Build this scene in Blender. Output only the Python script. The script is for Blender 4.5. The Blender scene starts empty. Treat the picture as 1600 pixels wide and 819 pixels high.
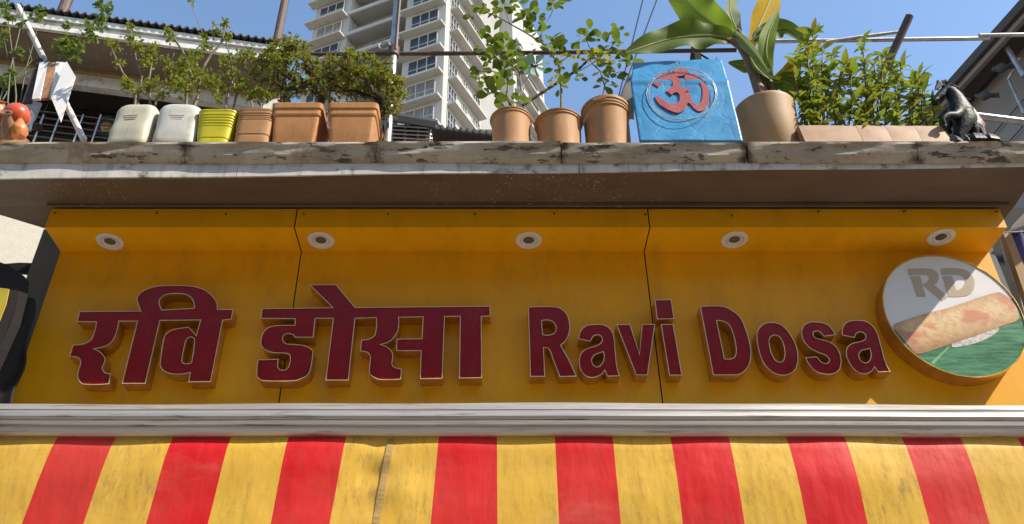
import bpy, bmesh, math, random
from mathutils import Vector, Matrix
from mathutils import noise as mnoise
from mathutils.geometry import tessellate_polygon
from math import sin, cos, pi, radians as R

random.seed(7)
S = bpy.context.scene
COL = S.collection

# ------------------------------------------------------------------ camera, sky, sun, exposure
FPX, TH, CX, CY, EYE = 1330.0, R(33.8), 765.0, 410.0, 1.6
cam = bpy.data.cameras.new('camera')
camo = bpy.data.objects.new('camera', cam)
COL.objects.link(camo)
camo.location = (0, 0, EYE)
camo.rotation_euler = (pi / 2 + TH, 0, 0)
cam.sensor_width = 36
cam.lens = FPX / 1600 * 36
cam.shift_x = (800 - CX) / 1600
cam.clip_start = 0.05
cam.clip_end = 3000
S.camera = camo

SUN = Vector((0.93, -0.45, 1.0)).normalized()
w = bpy.data.worlds.new('World')
S.world = w
w.use_nodes = True
nt = w.node_tree
sky = nt.nodes.new('ShaderNodeTexSky')
sky.sky_type = 'NISHITA'
sky.sun_disc = False
sky.sun_elevation = math.asin(SUN.z)
sky.sun_rotation = math.atan2(SUN.x, SUN.y)
sky.air_density = 1.3
sky.dust_density = 0.5
sky.ozone_density = 3.0
nt.links.new(sky.outputs[0], nt.nodes['Background'].inputs[0])
nt.nodes['Background'].inputs[1].default_value = 0.15
sl = bpy.data.lights.new('sun', 'SUN')
sl.energy = 4.3
sl.angle = R(0.53)
sl.color = (1.0, 0.91, 0.76)
slo = bpy.data.objects.new('sun', sl)
COL.objects.link(slo)
slo.rotation_euler = SUN.to_track_quat('Z', 'Y').to_euler()
slo.location = (6, -4, 12)
S.view_settings.view_transform = 'Standard'
S.view_settings.look = 'None'
S.view_settings.gamma = 1
S.view_settings.exposure = 0.68
S.render.resolution_x, S.render.resolution_y = 1024, 524

# ------------------------------------------------------------------ measuring helpers
def ray(px, py):
    u, v = (px - CX) / FPX, (CY - py) / FPX
    return Vector((u, cos(TH) - v * sin(TH), sin(TH) + v * cos(TH)))
def P(px, py, Y):
    d = ray(px, py)
    return Vector((d.x / d.y * Y, Y, EYE + d.z / d.y * Y))
def onplane(px, py, p0, n):
    d = ray(px, py)
    o = Vector((0, 0, EYE))
    return o + d * ((p0 - o).dot(n) / d.dot(n))

# ------------------------------------------------------------------ materials
def new_mat(name):
    m = bpy.data.materials.new(name)
    m.use_nodes = True
    n = m.node_tree
    return m, n, n.nodes['Principled BSDF']
def node(n, t, **k):
    x = n.nodes.new(t)
    for a, b in k.items():
        setattr(x, a, b)
    return x
def noise(n, scale, detail=6, rough=.6, coords=None, stretch=None):
    t = node(n, 'ShaderNodeTexNoise')
    t.inputs['Scale'].default_value = scale
    t.inputs['Detail'].default_value = detail
    t.inputs['Roughness'].default_value = rough
    if coords is not None:
        src = coords
        if stretch:
            mp = node(n, 'ShaderNodeMapping')
            mp.inputs['Scale'].default_value = stretch
            n.links.new(src, mp.inputs['Vector'])
            src = mp.outputs[0]
        n.links.new(src, t.inputs['Vector'])
    return t.outputs['Fac']
def ramp(n, fac, stops):
    r = node(n, 'ShaderNodeValToRGB')
    e = r.color_ramp.elements
    while len(e) > 1:
        e.remove(e[-1])
    for i, (p, c) in enumerate(stops):
        x = e[0] if i == 0 else e.new(p)
        x.position = p
        x.color = (*c, 1) if len(c) == 3 else c
    n.links.new(fac, r.inputs[0])
    return r.outputs[0]
def mix(n, fac, a, b, mode='MIX'):
    m = node(n, 'ShaderNodeMix', data_type='RGBA', blend_type=mode)
    for i, s in ((0, fac), (6, a), (7, b)):
        if hasattr(s, 'is_linked'):
            n.links.new(s, m.inputs[i])
        elif i == 0:
            m.inputs[0].default_value = s
        else:
            m.inputs[i].default_value = (*s, 1)
    return m.outputs[2]
def setbump(n, b, fac, strength=.3, dist=.01):
    bp = node(n, 'ShaderNodeBump')
    bp.inputs['Strength'].default_value = strength
    bp.inputs['Distance'].default_value = dist
    n.links.new(fac, bp.inputs['Height'])
    n.links.new(bp.outputs[0], b.inputs['Normal'])
BW = ((0, 0, 0), (1, 1, 1))
def mat(name, col, rough=.6, metal=0, var=.25, vscale=6, dirt=0, dirtcol=(.06, .05, .04), dscale=3,
        bump=.15, bscale=60, spec=.5, stretch=None, coat=0, dlo=.5, dhi=.7, streak=0, skcol=(.08, .06, .045), skscale=14):
    m, n, b = new_mat(name)
    tc = node(n, 'ShaderNodeTexCoord').outputs['Object']
    f = noise(n, vscale, 8, .6, tc, stretch)
    lo = tuple(c * (1 - var) for c in col)
    hi = tuple(min(1, c * (1 + var * .7)) for c in col)
    c = ramp(n, f, [(.3, lo), (.7, hi)])
    if dirt:
        d = noise(n, dscale, 10, .68, tc, stretch)
        c = mix(n, ramp(n, d, [(dlo, (0, 0, 0)), (dhi, (dirt,) * 3)]), c, dirtcol)
    if streak:
        k1 = ramp(n, noise(n, skscale, 6, .7, tc, (1, 1, .07)), [(.50, (0, 0, 0)), (.66, (streak,) * 3)])
        k2 = ramp(n, noise(n, skscale * .35, 5, .7, tc), [(.42, (0, 0, 0)), (.60, (1, 1, 1))])
        c = mix(n, mix(n, 1.0, k1, k2, 'MULTIPLY'), c, skcol)
    n.links.new(c, b.inputs['Base Color'])
    rr = node(n, 'ShaderNodeMapRange')
    rr.inputs[3].default_value = max(0, rough - .12)
    rr.inputs[4].default_value = min(1, rough + .12)
    n.links.new(f, rr.inputs[0])
    n.links.new(rr.outputs[0], b.inputs['Roughness'])
    b.inputs['Metallic'].default_value = metal
    b.inputs['Specular IOR Level'].default_value = spec
    b.inputs['Coat Weight'].default_value = coat
    if bump:
        setbump(n, b, noise(n, bscale, 5, .6, tc), bump, .004)
    return m
def leafmat(name, cols, trans=.35, rough=.4, veins=False, spec=.28):
    m, n, b = new_mat(name)
    g = node(n, 'ShaderNodeNewGeometry').outputs['Random Per Island']
    oi = node(n, 'ShaderNodeObjectInfo').outputs['Random']
    ad = node(n, 'ShaderNodeMath', operation='ADD')
    n.links.new(g, ad.inputs[0]); n.links.new(oi, ad.inputs[1])
    fr = node(n, 'ShaderNodeMath', operation='FRACT')
    n.links.new(ad.outputs[0], fr.inputs[0])
    c = ramp(n, fr.outputs[0], [(i / max(1, len(cols) - 1), x) for i, x in enumerate(cols)])
    tc = node(n, 'ShaderNodeTexCoord').outputs['Object']
    c = mix(n, ramp(n, noise(n, 40, 4, .6, tc), [(.35, (0, 0, 0)), (.75, (.35,) * 3)]), c, (.16, .13, .03))
    n.links.new(c, b.inputs['Base Color'])
    b.inputs['Roughness'].default_value = rough + .1
    b.inputs['Specular IOR Level'].default_value = spec
    if veins:
        uvn = node(n, 'ShaderNodeUVMap'); uvn.uv_map = 'leaf'
        wv = node(n, 'ShaderNodeTexWave', wave_type='BANDS', bands_direction='X')
        wv.inputs['Scale'].default_value = 14; wv.inputs['Distortion'].default_value = .6
        n.links.new(uvn.outputs[0], wv.inputs['Vector'])
        c = mix(n, ramp(n, wv.outputs['Fac'], [(.3, (.38,) * 3), (.7, (0, 0, 0))]), c, tuple(x * .55 for x in cols[0]))
        n.links.new(c, b.inputs['Base Color']); setbump(n, b, wv.outputs['Fac'], .25, .004)
    t = node(n, 'ShaderNodeBsdfTranslucent')
    tcx = mix(n, .45, c, (.30, .42, .03) if cols[0][0] < .4 else cols[0])
    n.links.new(tcx, t.inputs[0])
    ms = node(n, 'ShaderNodeMixShader')
    ms.inputs[0].default_value = trans
    n.links.new(b.outputs[0], ms.inputs[1]); n.links.new(t.outputs[0], ms.inputs[2])
    n.links.new(ms.outputs[0], n.nodes['Material Output'].inputs[0])
    return m

MT = {}
MT['sign_yellow'] = mat('sign_yellow', (.87, .405, .003), .45, var=.09, vscale=2.5, dirt=.45, dirtcol=(.42, .20, .03), dscale=3.2, dlo=.52, dhi=.80, bump=.12, bscale=2.2, spec=.35, stretch=(1.6, 1, .55), streak=.12, skcol=(.42, .21, .03), skscale=9)
MT['maroon'] = mat('maroon_acrylic', (.26, .006, .013), .25, var=.12, vscale=9, bump=.015, bscale=25, spec=.28, dirt=.25, dirtcol=(.26, .05, .04), dscale=7)
MT['gold'] = mat('gold_trim', (.62, .36, .09), .32, metal=.75, var=.25, vscale=14, bump=.05)
MT['goldrim'] = mat('gold_rim', (.78, .60, .36), .35, metal=.25, var=.15, vscale=14, bump=.03)
MT['black'] = mat('black_gap', (.012, .011, .01), .8)
MT['white_ring'] = mat('white_ring', (.78, .72, .68), .45, var=.08, bump=.02)
MT['lampglass'] = mat('lamp_glass', (.13, .11, .10), .18, var=.2, vscale=40)  # darkened for a recessed look: shade put into the lamp colour
MT['alu'] = mat('brushed_aluminium', (.54, .515, .49), .42, metal=.55, var=.16, vscale=3, stretch=(.5, 6, 12), dirt=.85, dirtcol=(.13, .09, .065), dscale=5, dlo=.55, dhi=.68, bump=.06, bscale=40)
MT['fascia'] = mat('fascia_white', (.60, .58, .55), .65, var=.16, vscale=7, dirt=.95, dirtcol=(.08, .065, .05), dscale=5, dlo=.555, dhi=.66, bump=.2, streak=.8, skcol=(.12, .09, .07), skscale=12)
MT['soffit'] = None
MT['wall_grey'] = mat('wall_grey', (.17, .18, .20), .8, var=.2, vscale=4, bump=.3)
MT['asphalt'] = mat('asphalt', (.27, .235, .185), .9, var=.3, vscale=2, bump=.4)
MT['roofslab'] = mat('roof_slab', (.33, .30, .27), .9, var=.3, vscale=3, bump=.3)
MT['plaster'] = mat('cream_plaster', (.66, .60, .48), .9, var=.08, vscale=12, bump=.8, bscale=45)
MT['rubble'] = mat('rubble_plaster', (.55, .50, .42), .95, var=.35, vscale=30, bump=1, bscale=30, dirt=.7, dscale=25)
MT['terracotta'] = mat('terracotta', (.50, .235, .085), .75, var=.16, vscale=7, dirt=.3, dirtcol=(.50, .32, .2), dscale=5, bump=.25, bscale=90, streak=.6, skcol=(.20, .09, .04), skscale=26)
MT['terracotta2'] = mat('brown_plastic', (.43, .225, .095), .62, spec=.3, var=.1, vscale=4, dirt=.4, dirtcol=(.45, .30, .2), dscale=7, dlo=.55, dhi=.8, bump=.06, streak=.6, skcol=(.58, .42, .30), skscale=22)
MT['bigpot'] = mat('beige_pot', (.43, .265, .125), .6, var=.14, vscale=4, dirt=.4, dirtcol=(.25, .15, .09), dscale=5, bump=.1, streak=.6, skcol=(.20, .12, .07), skscale=18)
MT['sheetpot'] = mat('painted_sheet', (.40, .225, .11), .55, var=.16, vscale=6, dirt=.5, dirtcol=(.25, .08, .05), dscale=9, bump=.15, streak=.6, skcol=(.16, .07, .045), skscale=22)
MT['soil'] = mat('soil', (.05, .035, .025), .95, bump=.6)
MT['steel'] = mat('steel_pipe', (.50, .49, .48), .4, metal=.7, var=.25, vscale=8, dirt=.5, dirtcol=(.20, .12, .08), dscale=12)
MT['rustpipe'] = mat('rusty_pipe', (.13, .085, .07), .65, metal=.3, var=.35, vscale=14, bump=.2)
MT['whitepaint'] = mat('white_paint', (.66, .63, .59), .65, var=.14, vscale=5, dirt=.8, dirtcol=(.22, .17, .12), dscale=4, dlo=.52, dhi=.68, bump=.15, streak=.6, skcol=(.20, .15, .11), skscale=9)
MT['brownwood'] = mat('brown_board', (.20, .145, .11), .8, var=.2, vscale=5, bump=.2)
MT['darkwood'] = mat('dark_timber', (.05, .036, .03), .8, var=.4, vscale=9)
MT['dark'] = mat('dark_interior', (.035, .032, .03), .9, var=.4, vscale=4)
MT['corr'] = mat('corrugated_sheet', (.045, .035, .03), .85, var=.4, vscale=14, bump=.3)
MT['towerwall'] = mat('tower_wall', (.45, .435, .41), .85, var=.10, vscale=.35, dirt=.35, dirtcol=(.36, .33, .29), dscale=.5, dlo=.5, dhi=.75, bump=.08, bscale=3, streak=.45, skcol=(.22, .20, .18), skscale=1.1)
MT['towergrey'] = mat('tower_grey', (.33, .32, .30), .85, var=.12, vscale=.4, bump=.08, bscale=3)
MT['glass'] = mat('tower_glass', (.045, .055, .07), .12, var=.4, vscale=.8, bump=.03, bscale=.8)
MT['glass2'] = mat('curtain_glass', (.20, .19, .17), .25, var=.35, vscale=1.2, stretch=(3, 3, .4), bump=.03, bscale=.8)
MT['frame'] = mat('window_frame', (.50, .49, .47), .6)
MT['gablewall'] = mat('gable_wall', (.25, .215, .20), .9, var=.1, vscale=2, bump=.3)
MT['gabledark'] = mat('gable_dark', (.07, .06, .055), .8, var=.3)
MT['jerry'] = mat('jerrycan_plastic', (.55, .52, .40), .5, var=.10, vscale=5, dirt=.75, dirtcol=(.34, .27, .09), dscale=3.5, dlo=.52, dhi=.78, bump=.05, bscale=12, streak=.5, skcol=(.24, .19, .08), skscale=22)
MT['jerry2'] = mat('jerrycan_plastic_white', (.55, .545, .49), .5, var=.10, vscale=5, dirt=.6, dirtcol=(.34, .29, .15), dscale=3.5, bump=.05, bscale=12, streak=.5, skcol=(.26, .23, .14), skscale=22)
MT['yellowtub'] = mat('yellow_plastic', (.62, .56, .015), .4, var=.1, vscale=5, dirt=.3, dirtcol=(.3, .26, .05), dscale=6, bump=.04)
MT['blue'] = None
MT['red'] = mat('red_paint', (.33, .035, .035), .55, var=.15, vscale=14, dirt=.6, dirtcol=(.36, .16, .16), dscale=18, bump=.2)
MT['orange'] = mat('orange_glaze', (.62, .10, .035), .3, var=.35, vscale=12, coat=.4)
MT['clay'] = mat('clay', (.25, .13, .09), .6, var=.25, vscale=14)
MT['orange2'] = mat('orange_mottled', (.60, .22, .06), .4, var=.5, vscale=22, dirt=.8, dirtcol=(.30, .05, .03), dscale=14)
MT['bronze'] = mat('dark_bronze', (.022, .024, .022), .48, metal=0, var=.6, vscale=30, bump=.9, bscale=45, spec=.25)
MT['brownfig'] = mat('brown_figure', (.17, .085, .045), .5, var=.6, vscale=30, bump=.9, bscale=60)
MT['purple'] = mat('purple_cloth', (.06, .045, .17), .8, var=.3, vscale=8, bump=.3)
MT['canvas'] = mat('pale_canvas', (.50, .46, .40), .9, var=.2, vscale=8, bump=.3)
MT['ochre'] = mat('ochre_plaster', (.52, .39, .23), .9, var=.2, vscale=2)
MT['tarp'] = mat('black_tarp', (.015, .013, .012), .75, var=.5, vscale=5, bump=.5, bscale=12)
MT['signdark'] = mat('dark_red_frame', (.012, .007, .006), .8, bump=.6, bscale=14, var=.3)
MT['mustard'] = mat('mustard_panel', (.42, .32, .03), .6)
MT['cable'] = mat('cable', (.02, .02, .02), .6)
MT['rubber'] = mat('rubber', (.02, .02, .02), .7)
MT['pigeon'] = mat('pigeon_feathers', (.07, .07, .08), .7, var=.3, vscale=20)
MT['rust'] = mat('rusty_sheet', (.42, .22, .11), .75, var=.5, vscale=12, dirt=.6, dirtcol=(.12, .05, .03), dscale=9)
MT['paper'] = mat('white_sheet', (.78, .77, .76), .6, var=.05, vscale=5)
MT['concrete'] = mat('weathered_concrete', (.28, .26, .24), .9, var=.3, vscale=7, bump=.5)
MT['wood'] = mat('raw_timber', (.35, .23, .10), .7, var=.3, vscale=4, stretch=(6, 6, .6))
MT['stem_green'] = mat('green_stem', (.09, .10, .03), .6, var=.3, vscale=30)
MT['midrib'] = mat('pale_midrib', (.30, .34, .10), .6, var=.2, vscale=20)
MT['twig'] = mat('twig_bark', (.20, .155, .11), .8, var=.35, vscale=40)
MT['darktwig'] = mat('dark_twig', (.055, .04, .03), .8, var=.35, vscale=40)
MT['banana_stem'] = mat('banana_stem', (.16, .10, .05), .6, var=.4, vscale=12, stretch=(8, 8, 1))
MT['leaf_round'] = leafmat('round_leaf', [(.055, .10, .014), (.10, .175, .02), (.16, .24, .025), (.07, .12, .014), (.20, .24, .03), (.05, .09, .012)], .33, .3, spec=.35)
MT['leaf_yellow'] = leafmat('yellow_leaf', [(0.45, 0.42, 0.02), (0.55, 0.45, 0.03), (0.36, 0.4, 0.02)], .35)
MT['leaf_bush'] = leafmat('bush_leaf', [(.15, .19, .022), (.27, .29, .035), (.38, .34, .05), (.12, .17, .022), (.46, .22, .08), (.20, .25, .03), (.45, .43, .12)], .32, .2, spec=.5)
MT['leaf_jerry'] = leafmat('shrub_leaf', [(.19, .24, .03), (.28, .31, .045), (.36, .35, .06), (.16, .21, .03)], .3, .35)
MT['leaf_rose'] = leafmat('rose_leaf', [(0.087, 0.16, 0.043), (0.145, 0.217, 0.043), (0.102, 0.174, 0.058)], .3, .4)
MT['leaf_long'] = leafmat('long_leaf', [(.17, .26, .02), (.27, .34, .03), (.38, .40, .04), (.10, .16, .02), (.42, .36, .05), (.14, .20, .02), (.30, .17, .06)], .38, .35)
MT['banana_green'] = leafmat('banana_green', [(0.145, 0.246, 0.029), (0.189, 0.29, 0.036)], .42, .4, veins=True, spec=.15)
MT['banana_dark'] = leafmat('banana_dark', [(0.087, 0.145, 0.022), (0.116, 0.174, 0.029)], .3, .4, veins=True, spec=.15)
MT['banana_pale'] = leafmat('banana_pale', [(0.28, 0.34, 0.2), (0.3, 0.36, 0.2)], .3, .45, veins=True, spec=.15)
MT['banana_yellow'] = leafmat('banana_yellow', [(.68, .42, .008), (.62, .38, .01)], .45, .5, veins=True, spec=.1)
MT['mint'] = leafmat('mint_film', [(.30, .52, .42), (.35, .55, .46)], .45, .25)

# soffit: brown paint with flaked spots
m, n, b = new_mat('soffit_brown'); tc = node(n, 'ShaderNodeTexCoord').outputs['Object']
vo = node(n, 'ShaderNodeTexVoronoi'); vo.inputs['Scale'].default_value = 34; n.links.new(tc, vo.inputs['Vector'])
sp = ramp(n, vo.outputs['Distance'], [(.12, (1, 1, 1)), (.3, (0, 0, 0))])
sxx = node(n, 'ShaderNodeSeparateXYZ'); n.links.new(tc, sxx.inputs[0])
mr = node(n, 'ShaderNodeMapRange'); mr.inputs[1].default_value = -3.5; mr.inputs[2].default_value = 3.5; n.links.new(sxx.outputs[0], mr.inputs[0])
ar = ramp(n, mr.outputs[0], [(.08, (0, 0, 0)), (.13, (.7,) * 3), (.17, (.7,) * 3), (.20, (0, 0, 0)), (.38, (.08,) * 3), (.50, (.75,) * 3), (.62, (.8,) * 3), (.67, (0, 0, 0))])
ar = mix(n, 1.0, ar, ramp(n, noise(n, 5, 6, .6, tc), [(.45, (0, 0, 0)), (.55, (1, 1, 1))]), 'MULTIPLY')
fm = mix(n, 1.0, sp, ar, 'MULTIPLY')
c = ramp(n, noise(n, 3, 8, .6, tc, (1, 3, 1)), [(.3, (.115, .075, .052)), (.7, (.16, .108, .076))])
n.links.new(mix(n, fm, c, (.46, .37, .28)), b.inputs['Base Color']); b.inputs['Roughness'].default_value = .5
setbump(n, b, noise(n, 4, 4, .5, tc), .12, .02)
MT['soffit'] = m
# gutter lip: cream paint peeling off grey cement with rust
m, n, b = new_mat('peeling_lip'); tc = node(n, 'ShaderNodeTexCoord').outputs['Object']
f1 = noise(n, 5, 12, .7, tc, (1, 2.5, 3.5))
c = ramp(n, noise(n, 3, 6, .6, tc), [(.3, (.38, .33, .26)), (.7, (.56, .51, .42))])
pk = ramp(n, f1, [(.565, (0, 0, 0)), (.585, (1, 1, 1))])
c = mix(n, pk, c, ramp(n, noise(n, 30, 6, .6, tc), [(.3, (.045, .037, .03)), (.7, (.15, .125, .10))]))
c = mix(n, ramp(n, noise(n, 2.0, 10, .75, tc, (1.2, 1, 4)), [(.46, (0, 0, 0)), (.66, (.75,) * 3)]), c, (.20, .15, .105))
c = mix(n, ramp(n, noise(n, 2.3, 8, .7, tc, (1.4, 1, .5)), [(.58, (0, 0, 0)), (.70, (.8,) * 3)]), c, (.24, .11, .045))
sx_ = node(n, 'ShaderNodeSeparateXYZ'); n.links.new(tc, sx_.inputs[0])
for jxp in (290, 588, 876, 1166, 1432):         # rust and mould run out of the joints
    dd = node(n, 'ShaderNodeMath', operation='SUBTRACT'); n.links.new(sx_.outputs[0], dd.inputs[0]); dd.inputs[1].default_value = P(jxp, 235, 3.86).x
    ab = node(n, 'ShaderNodeMath', operation='ABSOLUTE'); n.links.new(dd.outputs[0], ab.inputs[0])
    mx_ = node(n, 'ShaderNodeMath', operation='ADD'); n.links.new(ab.outputs[0], mx_.inputs[0])
    nn_ = node(n, 'ShaderNodeMath', operation='MULTIPLY'); n.links.new(noise(n, 14, 8, .7, tc), nn_.inputs[0]); nn_.inputs[1].default_value = .28; n.links.new(nn_.outputs[0], mx_.inputs[1])
    c = mix(n, ramp(n, mx_.outputs[0], [(.13, (.95,) * 3), (.20, (0, 0, 0))]), c, (.05, .032, .022))
n.links.new(c, b.inputs['Base Color']); b.inputs['Roughness'].default_value = .85
setbump(n, b, f1, .5, .012)
MT['lip'] = m
# blue crumpled sheet
m, n, b = new_mat('blue_sheet'); tc = node(n, 'ShaderNodeTexCoord').outputs['Object']
f1 = noise(n, 7, 8, .62, tc)
c = ramp(n, f1, [(.3, (.03, .20, .42)), (.55, (.045, .26, .50)), (.75, (.09, .34, .58))])
vv = node(n, 'ShaderNodeTexVoronoi', feature='DISTANCE_TO_EDGE'); vv.inputs['Scale'].default_value = 5.5
mpv = node(n, 'ShaderNodeVectorMath', operation='ADD'); n.links.new(tc, mpv.inputs[0])
nzv = node(n, 'ShaderNodeTexNoise'); nzv.inputs['Scale'].default_value = 5; n.links.new(tc, nzv.inputs['Vector'])
scv = node(n, 'ShaderNodeVectorMath', operation='SCALE'); scv.inputs['Scale'].default_value = .35; n.links.new(nzv.outputs['Color'], scv.inputs[0])
n.links.new(scv.outputs[0], mpv.inputs[1]); n.links.new(mpv.outputs[0], vv.inputs['Vector'])
crs = ramp(n, vv.outputs['Distance'], [(0, (1, 1, 1)), (.035, (0, 0, 0))])
c = mix(n, mix(n, 1.0, crs, ramp(n, noise(n, 20, 6, .7, tc), [(.54, (0, 0, 0)), (.68, (.5,) * 3)]), 'MULTIPLY'), c, (.36, .50, .62))
n.links.new(c, b.inputs['Base Color']); b.inputs['Roughness'].default_value = .36
mv = node(n, 'ShaderNodeMath', operation='MINIMUM'); n.links.new(vv.outputs['Distance'], mv.inputs[0]); mv.inputs[1].default_value = .12
av = node(n, 'ShaderNodeMath', operation='MULTIPLY_ADD'); n.links.new(noise(n, 9, 4, .5, tc), av.inputs[0]); av.inputs[1].default_value = .2; n.links.new(mv.outputs[0], av.inputs[2])
setbump(n, b, av.outputs[0], .28, .03)
MT['blue'] = m

# ------------------------------------------------------------------ mesh helpers
class MB:
    def __init__(s): s.v, s.f = [], []
    def add(s, vs, fs):
        o = len(s.v); s.v += [tuple(v) for v in vs]; s.f += [tuple(i + o for i in f) for f in fs]; return s
    def box(s, a, b, M=None):
        x0, y0, z0 = a; x1, y1, z1 = b
        vs = [Vector(p) for p in ((x0,y0,z0),(x1,y0,z0),(x1,y1,z0),(x0,y1,z0),(x0,y0,z1),(x1,y0,z1),(x1,y1,z1),(x0,y1,z1))]
        if M: vs = [M @ v for v in vs]
        return s.add(vs, [(0,3,2,1),(4,5,6,7),(0,1,5,4),(1,2,6,5),(2,3,7,6),(3,0,4,7)])
    def tube(s, pts, rad, n=8, cap=True):
        pts = [Vector(p) for p in pts]
        rs = rad if isinstance(rad, (list, tuple)) else [rad] * len(pts)
        vs, fs = [], []; a = None
        for i, p in enumerate(pts):
            t = (pts[min(i+1, len(pts)-1)] - pts[max(i-1, 0)]).normalized()
            if a is None:
                a = t.orthogonal().normalized()
            else:
                a = (a - t * a.dot(t)); a = a.normalized() if a.length > 1e-6 else t.orthogonal().normalized()
            bb = t.cross(a)
            vs += [p + (a * cos(2*pi*k/n) + bb * sin(2*pi*k/n)) * rs[i] for k in range(n)]
        for i in range(len(pts)-1):
            for k in range(n):
                fs.append((i*n+k, i*n+(k+1)%n, (i+1)*n+(k+1)%n, (i+1)*n+k))
        if cap:
            fs.append(tuple(range(n-1, -1, -1))); fs.append(tuple((len(pts)-1)*n+k for k in range(n)))
        return s.add(vs, fs)
    def lathe(s, prof, n=32, M=None):
        vs, fs = [], []
        for r, z in prof:
            vs += [Vector((r*cos(2*pi*k/n), r*sin(2*pi*k/n), z)) for k in range(n)]
        for i in range(len(prof)-1):
            for k in range(n):
                fs.append((i*n+k, i*n+(k+1)%n, (i+1)*n+(k+1)%n, (i+1)*n+k))
        if prof[0][0] > 1e-5: fs.append(tuple(range(n-1, -1, -1)))
        if prof[-1][0] > 1e-5: fs.append(tuple((len(prof)-1)*n+k for k in range(n)))
        if M: vs = [M @ v for v in vs]
        return s.add(vs, fs)
    def loft(s, secs, n=40, M=None):
        """sections (z, half x, half y, exponent): rounded-box sections"""
        vs, fs = [], []
        for z, hx, hy, e in secs:
            for k in range(n):
                a = 2*pi*(k+.5)/n; c, d = cos(a), sin(a)
                vs.append(Vector((hx*math.copysign(abs(c)**(2/e), c), hy*math.copysign(abs(d)**(2/e), d), z)))
        for i in range(len(secs)-1):
            for k in range(n):
                fs.append((i*n+k, i*n+(k+1)%n, (i+1)*n+(k+1)%n, (i+1)*n+k))
        fs.append(tuple(range(n-1, -1, -1))); fs.append(tuple((len(secs)-1)*n+k for k in range(n)))
        if M: vs = [M @ v for v in vs]
        return s.add(vs, fs)
    def grid(s, fn, nu, nv):
        vs = [fn(i/nu, j/nv) for j in range(nv+1) for i in range(nu+1)]
        fs = [(j*(nu+1)+i, j*(nu+1)+i+1, (j+1)*(nu+1)+i+1, (j+1)*(nu+1)+i) for j in range(nv) for i in range(nu)]
        return s.add(vs, fs)
    def extrude(s, prof, x0, x1, closed=True):
        k = len(prof)
        vs = [Vector((x0, y, z)) for y, z in prof] + [Vector((x1, y, z)) for y, z in prof]
        fs = [(i, (i+1)%k, k+(i+1)%k, k+i) for i in range(k if closed else k-1)]
        if closed: fs += [tuple(range(k-1, -1, -1)), tuple(range(k, 2*k))]
        return s.add(vs, fs)
    def mesh(s, name, smooth=False, angle=None):
        me = bpy.data.meshes.new(name); me.from_pydata(s.v, [], s.f); me.validate(); me.update()
        bm = bmesh.new(); bm.from_mesh(me)
        bmesh.ops.recalc_face_normals(bm, faces=bm.faces); bm.to_mesh(me); bm.free()
        if smooth:
            me.polygons.foreach_set('use_smooth', [True] * len(me.polygons))
            if angle: me.set_sharp_from_angle(angle=R(angle))
        return me
    def build(s, name, m, parent=None, smooth=False, angle=40):
        me = s.mesh(name, smooth, angle if smooth else None)
        me.materials.append(MT[m] if isinstance(m, str) else m)
        return link(name, me, parent)
def link(name, me, parent=None):
    o = bpy.data.objects.new(name, me); COL.objects.link(o)
    if parent is not None: put(o, parent)
    return o
def wloc(o):            # only Empties are moved; meshes are modelled in place
    return Vector(o.location) if o.type == 'EMPTY' else Vector((0, 0, 0))
def put(o, parent):      # meshes are modelled in place: keep them there under a moved Empty
    o.parent = parent
    o.matrix_parent_inverse = Matrix.Translation(-wloc(parent))
def tag(o, label, cat, group=None, kind=None):
    if label: o['label'] = label
    if cat: o['category'] = cat
    if group: o['group'] = group
    if kind: o['kind'] = kind
    return o
def thing(name, loc, label, cat, group=None):
    o = bpy.data.objects.new(name, None); COL.objects.link(o); o.location = loc; o.empty_display_size = .1
    return tag(o, label, cat, group)

def smooth_path(pts, sub=5):
    """(x,y) corners and (x,y,1) smooth points to a closed polyline"""
    out = []; n = len(pts)
    for i in range(n):
        p0, p1, p2, p3 = (pts[(i+k) % n] for k in (-1, 0, 1, 2))
        a, bq = Vector(p1[:2]), Vector(p2[:2])
        out.append(a)
        s1, s2 = len(p1) > 2, len(p2) > 2
        if not (s1 or s2): continue
        d = (bq - a).length
        def tang(prev, cur, nxt):
            t = Vector(nxt[:2]) - Vector(prev[:2])
            return t.normalized() * d if t.length > 1e-9 else t
        m1 = tang(p0, p1, p2) if s1 else None
        m2 = tang(p1, p2, p3) if s2 else None
        if m1 is None: m1 = (bq - a) * 2 - m2
        if m2 is None: m2 = (bq - a) * 2 - m1
        for k in range(1, sub):
            t = k / sub
            out.append(a*(2*t**3-3*t**2+1) + m1*(t**3-2*t**2+t) + bq*(-2*t**3+3*t**2) + m2*(t**3-t**2))
    return out
def area(p): return sum(p[i].x*p[(i+1)%len(p)].y - p[(i+1)%len(p)].x*p[i].y for i in range(len(p))) / 2
def inset(p, d):
    """move a polygon's edges towards its left side by d (counter-clockwise: inwards)"""
    out = []; n = len(p)
    for i in range(n):
        a, b_, c_ = p[i-1], p[i], p[(i+1) % n]
        e1, e2 = (b_-a), (c_-b_)
        if e1.length < 1e-7 or e2.length < 1e-7: out.append(b_.copy()); continue
        n1 = Vector((-e1.y, e1.x)).normalized(); n2 = Vector((-e2.y, e2.x)).normalized()
        q = n1 + n2
        if q.length < .35: out.append(b_ + n1 * d); continue
        q.normalize(); out.append(b_ + q * (d / max(.45, q.dot(n1))))
    return out
def dedupe(p):
    r = [q for i, q in enumerate(p) if (q - p[i-1]).length > 1e-5]
    return r

# ------------------------------------------------------------------ the ground and the shop building
WALL, BOXF, FASC, LIP = 4.5, 4.255, 3.92, 3.84
g = MB().grid(lambda u, v: Vector((-600 + 1200*u, -600 + 1200*v, 0)), 8, 8).build('street', 'asphalt'); tag(g, 'grey asphalt street in front of the shop', 'street', kind='structure')

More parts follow.
